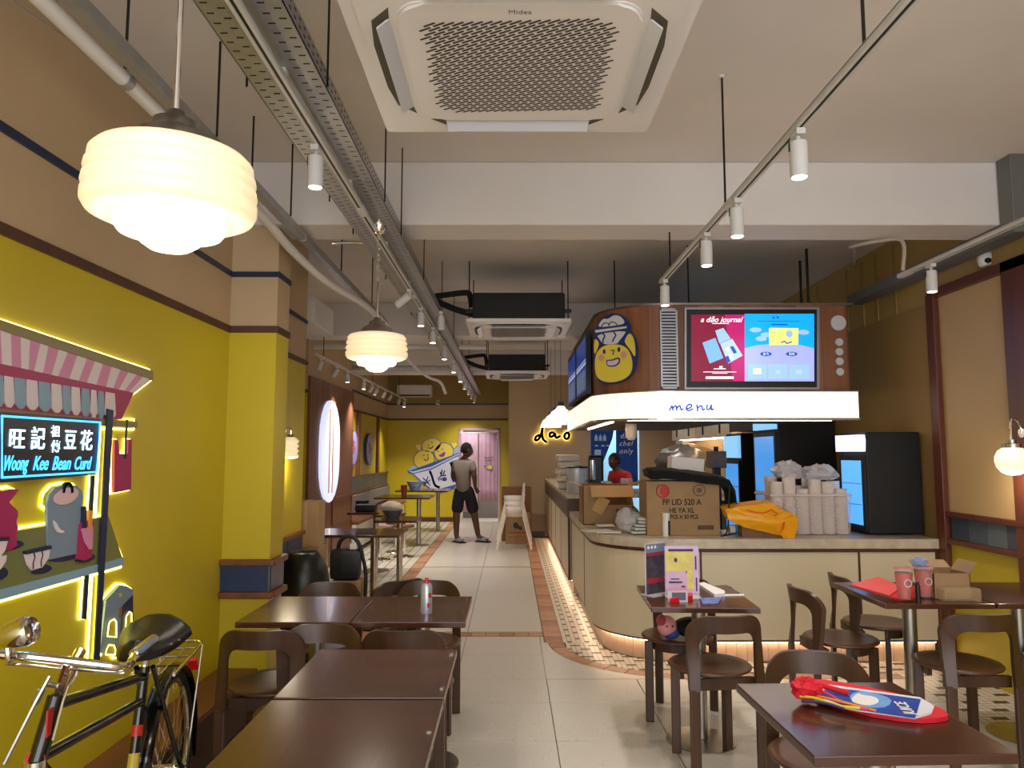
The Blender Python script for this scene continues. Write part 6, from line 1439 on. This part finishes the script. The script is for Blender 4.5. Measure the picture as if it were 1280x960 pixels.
# far left table items
one('black_bag', rbox(B(), (-1.85,9.55,.80), (.26,.2,.09), bev=.03), MATS['bag_black'], 'black soft bag on the far left table', 'bag', smooth=True)
one('cooking_pot', lathe(B(), [(0,0),(.08,0),(.09,.13),(0,.13)], (-1.93,9.7,.75), 20), dmetal, 'small dark pot beside the black soft bag', 'pot', smooth=True)
crumple('beige_bag', 'beige crumpled bag behind the grey bowl', 'bag', (-1.44,9.05,.755), (.13,.12,.09), mat('bag_beige',(196,176,150),.8), .08)
one('bag_shelf', bevbox(B(), -1.62, -1.30, 8.90, 9.3, .73, .755, .004), tablew, 'dark side table carrying the beige bag', 'table')
one('grey_bowl', lathe(B(), [(0,0),(.07,0),(.12,.09),(.115,.10),(0,.09)], (-1.36,8.62,.75), 24), mat('bowl_grey',(92,92,100),.4), 'grey round bowl on the far seating table', 'bowl', smooth=True)
one('red_drink', lathe(B(), [(0,0),(.04,0),(.055,.2),(0,.2)], (-1.72,12.02,.78), 20), mat('drink_darkred',(110,40,34),.3), 'tall dark red drink on a far seating table', 'drink', smooth=True)
one('white_bowl', lathe(B(), [(0,0),(.09,0),(.17,.17),(.16,.17),(.08,.02),(0,.02)], (-1.85,14.4,.78), 24), mat('bowl_bluewhite',(150,170,210),.4,var=.3,scale=20), 'blue and white patterned bowl on the last table by the back wall', 'bowl', smooth=True)
slab('tablet_case', 'dark flat tablet lying on the wide far left table', 'tablet', [(446,664),(468,662),(470,667),(444,668)], blackp, h=.012)

# ================================================================ HIGH CHAIRS and carton by the aisle
hx, hy = .06, 11.75
def high_chair(label, dz, dy):
    t = thing('high_chair', label, 'high chair', (hx,hy+dy,dz), group='stacked white high chairs')
    hw_m = mat('high_chair_white',(226,212,198),.45)
    for sx_ in (-1,1):
        for sy_ in (-1,1): obj('leg', tube(B(), [(hx+sx_*.135,hy+dy+sy_*.12,.55+dz),(hx+sx_*.265,hy+dy+sy_*.22,dz+.01)], [.022,.016], 10), hw_m, t, smooth=True)
    b = lathe(B(), [(0,.50),(.12,.50),(.15,.56),(.165,.66),(.155,.66),(.135,.57),(0,.53)], (hx,hy+dy,dz), 28, sx=1.0, sy=.9); obj('seat_shell', b, hw_m, t, smooth='all')
    obj('backrest', rbox(B(), (hx+.145,hy+dy,.74+dz), (.03,.22,.24), rot=(0,.12,0), bev=.012), hw_m, t, smooth=True)
    return t
high_chair('bottom white splay-legged high chair of the stack by the aisle', 0, 0); high_chair('middle white splay-legged high chair of the stack by the aisle', .08, .03); high_chair('topmost white splay-legged high chair of the stack by the aisle', .16, .06)
q0_, q1_ = atY(632,681,12.3), atY(663,643,12.3)
t = thing('carton', 'brown carton with a dark leaf mark under the white high chairs', 'carton', (.12,12.45,0)); obj('box_body', bevbox(B(), q0_.x, q1_.x, 12.3, 12.6, 0, .50, .004), cart, t)
Q = Plane((0,12.298,0), (1,0,0), (0,0,1)); b = B(); Q.ell(b, Q.px(645,657), .045, .055, 0, .002, rot=.4); Q.ell(b, Q.px(650,660), .04, .03, 0, .002, rot=-.5); obj('leaf_mark', b, mat('leaf_dark',(36,48,36),.6), t)
b = B(); Q.poly(b, [(q0_.x+.05,.18),(q1_.x-.08,.18),(q1_.x-.08,.20),(q0_.x+.05,.20)], 0, .002); Q.poly(b, [(q0_.x+.05,.12),(q1_.x-.08,.12),(q1_.x-.08,.13),(q0_.x+.05,.13)], 0, .002); obj('print_lines', b, mat('carton_rust',(150,70,40),.7), t)
q0_, q1_ = atY(627,660,12.8), atY(664,609,12.8)
t = thing('carton', 'tall brown cupboard carton standing behind the white high chairs', 'carton', (.12,12.95,0)); obj('box_body', bevbox(B(), q0_.x, q1_.x, 12.75, 13.2, 0, q1_.z, .004), mat('cardboard_dark',(132,90,54),.7,var=.1,scale=5), t)

# ================================================================ PEOPLE
def skin_mesh(name, joints, edges, m, parent, lvl=2, smooth=True):
    me = bpy.data.meshes.new(name); names = list(joints); me.from_pydata([joints[k][0] for k in names], [(names.index(a), names.index(b)) for a, b in edges], [])
    o = bpy.data.objects.new(name, me); C.objects.link(o); s = o.modifiers.new('skin','SKIN'); s.use_smooth_shade = True
    for i, k in enumerate(names):
        r = joints[k][1]; r = r if isinstance(r, tuple) else (r, r); me.skin_vertices[0].data[i].radius = r
    me.skin_vertices[0].data[0].use_root = True
    u = o.modifiers.new('sub','SUBSURF'); u.levels = lvl; u.render_levels = lvl
    bpy.context.view_layer.update(); nm = bpy.data.meshes.new_from_object(o.evaluated_get(bpy.context.evaluated_depsgraph_get()))
    bpy.data.objects.remove(o); nm.materials.clear()
    o = obj(name, nm, m, parent); nm.shade_smooth(); return o
def person(label, loc, J, shirt_m, short_m, head, look, shoes=True, skin=skin_d, sleeves=True):
    t = thing('person', label, 'person', loc)
    E = [('pelvis','belly'),('belly','chest'),('chest','neck0'),('neck0','head0'),('chest','shL'),('shL','elL'),('elL','wrL'),('wrL','paL'),('chest','shR'),('shR','elR'),('elR','wrR'),('wrR','paR'),('pelvis','hpL'),('hpL','knL'),('knL','anL'),('anL','toL'),('pelvis','hpR'),('hpR','knR'),('knR','anR'),('anR','toR')]
    R = dict(pelvis=(.10,.08),belly=(.115,.09),chest=(.155,.115),neck0=.05,head0=.05,shL=.062,elL=.048,wrL=.028,paL=.03,shR=.062,elR=.048,wrR=.028,paR=.03,hpL=.08,knL=.068,anL=.044,toL=.036,hpR=.08,knR=.068,anR=.044,toR=.036)
    body = skin_mesh('body', {k: (J[k], R[k]) for k in R}, E, skin, t)
    # fingers
    for s in 'LR':
        p0 = Vector(J['pa'+s]); d = (Vector(J['pa'+s])-Vector(J['wr'+s])).normalized(); sd = d.cross(Vector((0,0,1))); sd = sd.normalized() if sd.length > .1 else Vector((0,1,0)); cu = d.cross(sd)
        for k in range(4):
            L = (.065,.075,.07,.055)[k]; b0 = p0+sd*(k-1.5)*.017; skin_mesh('finger', {'a':(tuple(b0-d*.01),.009),'b':(tuple(b0+d*L*.5+cu*.004),.0085),'c':(tuple(b0+d*L*.85+cu*.02),.007)}, [('a','b'),('b','c')], skin, t, 1)
        skin_mesh('thumb', {'a':(tuple(p0-d*.03+sd*.02),.010),'b':(tuple(p0+sd*.045),.0095),'c':(tuple(p0+sd*.05+d*.03),.008)}, [('a','b'),('b','c')], skin, t, 1)
    # head
    hc_ = Vector(head); f = Vector(look).normalized(); rt = f.cross(Vector((0,0,1))).normalized(); b = B(); bmesh.ops.create_uvsphere(b, u_segments=24, v_segments=16, radius=1)
    for v in b.verts:
        x, y, z = v.co; fw = y
        sc_ = 1-.22*max(0,-z)**1.5
        nose = .16*math.exp(-((x/.16)**2+((z+.08)/.22)**2)) if fw > 0 else 0
        brow = .04*math.exp(-(((z-.22)/.12)**2)) if fw > 0 else 0
        v.co = hc_+rt*(x*.078*sc_)+f*((y*.098+(nose+brow)*.10)*(sc_*.5+.5))+Vector((0,0,z*.118))
    obj('head', b, skin, t, smooth=True)
    for s in (-1,1):
        obj('eye', ellip(hc_+f*.092+rt*s*.03+Vector((0,0,.012)), .010,.010,.007, 10), mat('eye_white',(220,215,210),.3), t); obj('iris', ellip(hc_+f*.100+rt*s*.03+Vector((0,0,.012)), .0045,.0045,.0045, 8), hair_m, t)
        obj('ear', ellip(hc_+rt*s*.079-f*.005+Vector((0,0,-.005)), .014,.02,.03, 10), skin, t, smooth=True)
    obj('mouth', ellip(hc_+f*.094+Vector((0,0,-.058)), .022,.022,.007, 10), mat('lips',(96,48,44),.5), t)
    b = B(); bmesh.ops.create_uvsphere(b, u_segments=24, v_segments=14, radius=1); bmesh.ops.delete(b, geom=[v for v in b.verts if (v.co.z < .12 and v.co.y > -.0) or v.co.z < -.45 or (v.co.y > .72 and v.co.z < .45)], context='VERTS')
    for v in b.verts: x, y, z = v.co; v.co = hc_+rt*x*.090+f*(y*.108-.006)+Vector((0,0,z*.128+.008))
    obj('hair', b, mat('hair_matte_black',(7,6,6),1), t, smooth=True)
    # shirt & shorts
    V = lambda k: Vector(J[k])
    mid = lambda a, c, u: tuple(V(a)*(1-u)+V(c)*u)
    js = {'hem':(tuple(V('pelvis')-Vector((0,0,.09))),(.195,.150)),'belly':(J['belly'],(.166,.130)),'chest':(J['chest'],(.180,.135)),'nk':(mid('chest','neck0',.7),(.075,.07)),'sL':(J['shL'],.078),'slL':(mid('shL','elL',.7),.068),'sR':(J['shR'],.078),'slR':(mid('shR','elR',.7),.068)}
    skin_mesh('shirt', js, [('hem','belly'),('belly','chest'),('chest','nk'),('chest','sL'),('sL','slL'),('chest','sR'),('sR','slR')], shirt_m, t)
    js = {'w':(mid('pelvis','belly',.6),(.172,.135)),'p':(J['pelvis'],(.185,.14)),'aL':(mid('pelvis','hpL',1),.125),'bL':(mid('hpL','knL',.5),.112),'cL':(mid('hpL','knL',1.0),.110),'aR':(mid('pelvis','hpR',1),.125),'bR':(mid('hpR','knR',.5),.112),'cR':(mid('hpR','knR',1.0),.110)}
    skin_mesh('shorts', js, [('w','p'),('p','aL'),('aL','bL'),('bL','cL'),('p','aR'),('aR','bR'),('bR','cR')], short_m, t)
    if shoes:
        for s in 'LR':
            a, c = V('an'+s), V('to'+s); d = (c-a); d.z = 0; d.normalize(); ang = math.atan2(d.y, d.x); ctr_ = (a+c)/2+d*.015
            obj('sandal_sole', rbox(B(), (ctr_.x,ctr_.y,.012), (.27,.105,.024), rot=(0,0,ang), bev=.010), blackp, t); obj('sandal_strap', rbox(B(), (ctr_.x+d.x*.04,ctr_.y+d.y*.04,.05), (.09,.108,.055), rot=(0,0,ang), bev=.02), mat('strap_grey',(150,150,154),.6), t, smooth=True)
            skin_mesh('sock', {'a':(tuple(a+Vector((0,0,-.0))),.046),'b':((a.x,a.y,.05),.045),'c':((c.x,c.y,.04),.040)}, [('a','b'),('b','c')], mat('sock_white',(170,166,162),.8), t, 1)
    return t
Yp = 12.6
def pj(x, y, dy=0): v = atY(x, y, Yp+dy); return (v.x, v.y, v.z)
J = dict(pelvis=pj(580,613),belly=pj(579,600),chest=pj(579,584),neck0=pj(581,573),head0=pj(583,566,-.0),
 shL=pj(570,579.5,.06),elL=pj(568,595,.14),wrL=pj(575,609,.2),paL=pj(579,613,.24),shR=pj(590,580,-.06),elR=pj(593,596,-.12),wrR=pj(594,609,-.02),paR=pj(596,613,.02),
 hpL=pj(574.5,618),knL=pj(570.5,643,-.04),anL=pj(570.5,671.5),toL=pj(576,675.5,-.1),hpR=pj(586,618),knR=pj(593,643,.02),anR=pj(598,668,.05),toR=pj(608,672.5,-.04))
J['anL'] = (J['anL'][0], J['anL'][1], .085); J['toL'] = (J['toL'][0], J['toL'][1], .04); J['anR'] = (J['anR'][0], J['anR'][1], .085); J['toR'] = (J['toR'][0], J['toR'][1], .04)
person('man in grey shirt and navy shorts standing in the aisle, back to us', (J['pelvis'][0],Yp,0), J, mat('shirt_grey',(128,116,106),.85,bump=.1,scale=20), mat('shorts_navy',(14,16,24),.85), pj(584,563,-.01), (1,.25,-.12))
Yk = 11.3
def kj(x, y, dy=0): v = atY(x, y, Yk+dy); return (v.x, v.y, v.z)
J = dict(pelvis=(1.75,11.35,.62),belly=(1.72,11.33,.80),chest=kj(774,594),neck0=kj(770,586),head0=kj(768,581),
 shL=kj(765,593,.1),elL=kj(764,606,-.1),wrL=(1.50,11.0,.98),paL=(1.46,10.93,.97),shR=kj(784,595,-.05),elR=kj(787,609,-.2),wrR=(1.68,10.95,.98),paR=(1.62,10.89,.97),
 hpL=(1.66,11.30,.60),knL=(1.58,10.95,.55),anL=(1.58,10.95,.09),toL=(1.56,10.85,.04),hpR=(1.84,11.30,.60),knR=(1.82,10.95,.55),anR=(1.82,10.95,.09),toR=(1.80,10.85,.04))
person('man in a red shirt sitting behind the counter before the blue curtain', (1.75,11.35,0), J, mat('shirt_red',(176,16,26),.8,bump=.1,scale=20), mat('trousers_dark',(30,28,32),.8), kj(767.5,577), (-.7,-.7,-.1))
t = thing('kitchen_stool', 'low steel stool under the seated man in red', 'stool', (1.75,11.35,0)); obj('seat', cyl(B(), (1.75,11.38,0), .17, .46, .49, 24), steel, t); obj('post', cyl(B(), (1.75,11.38,0), .03, 0, .46, 12), steel, t)
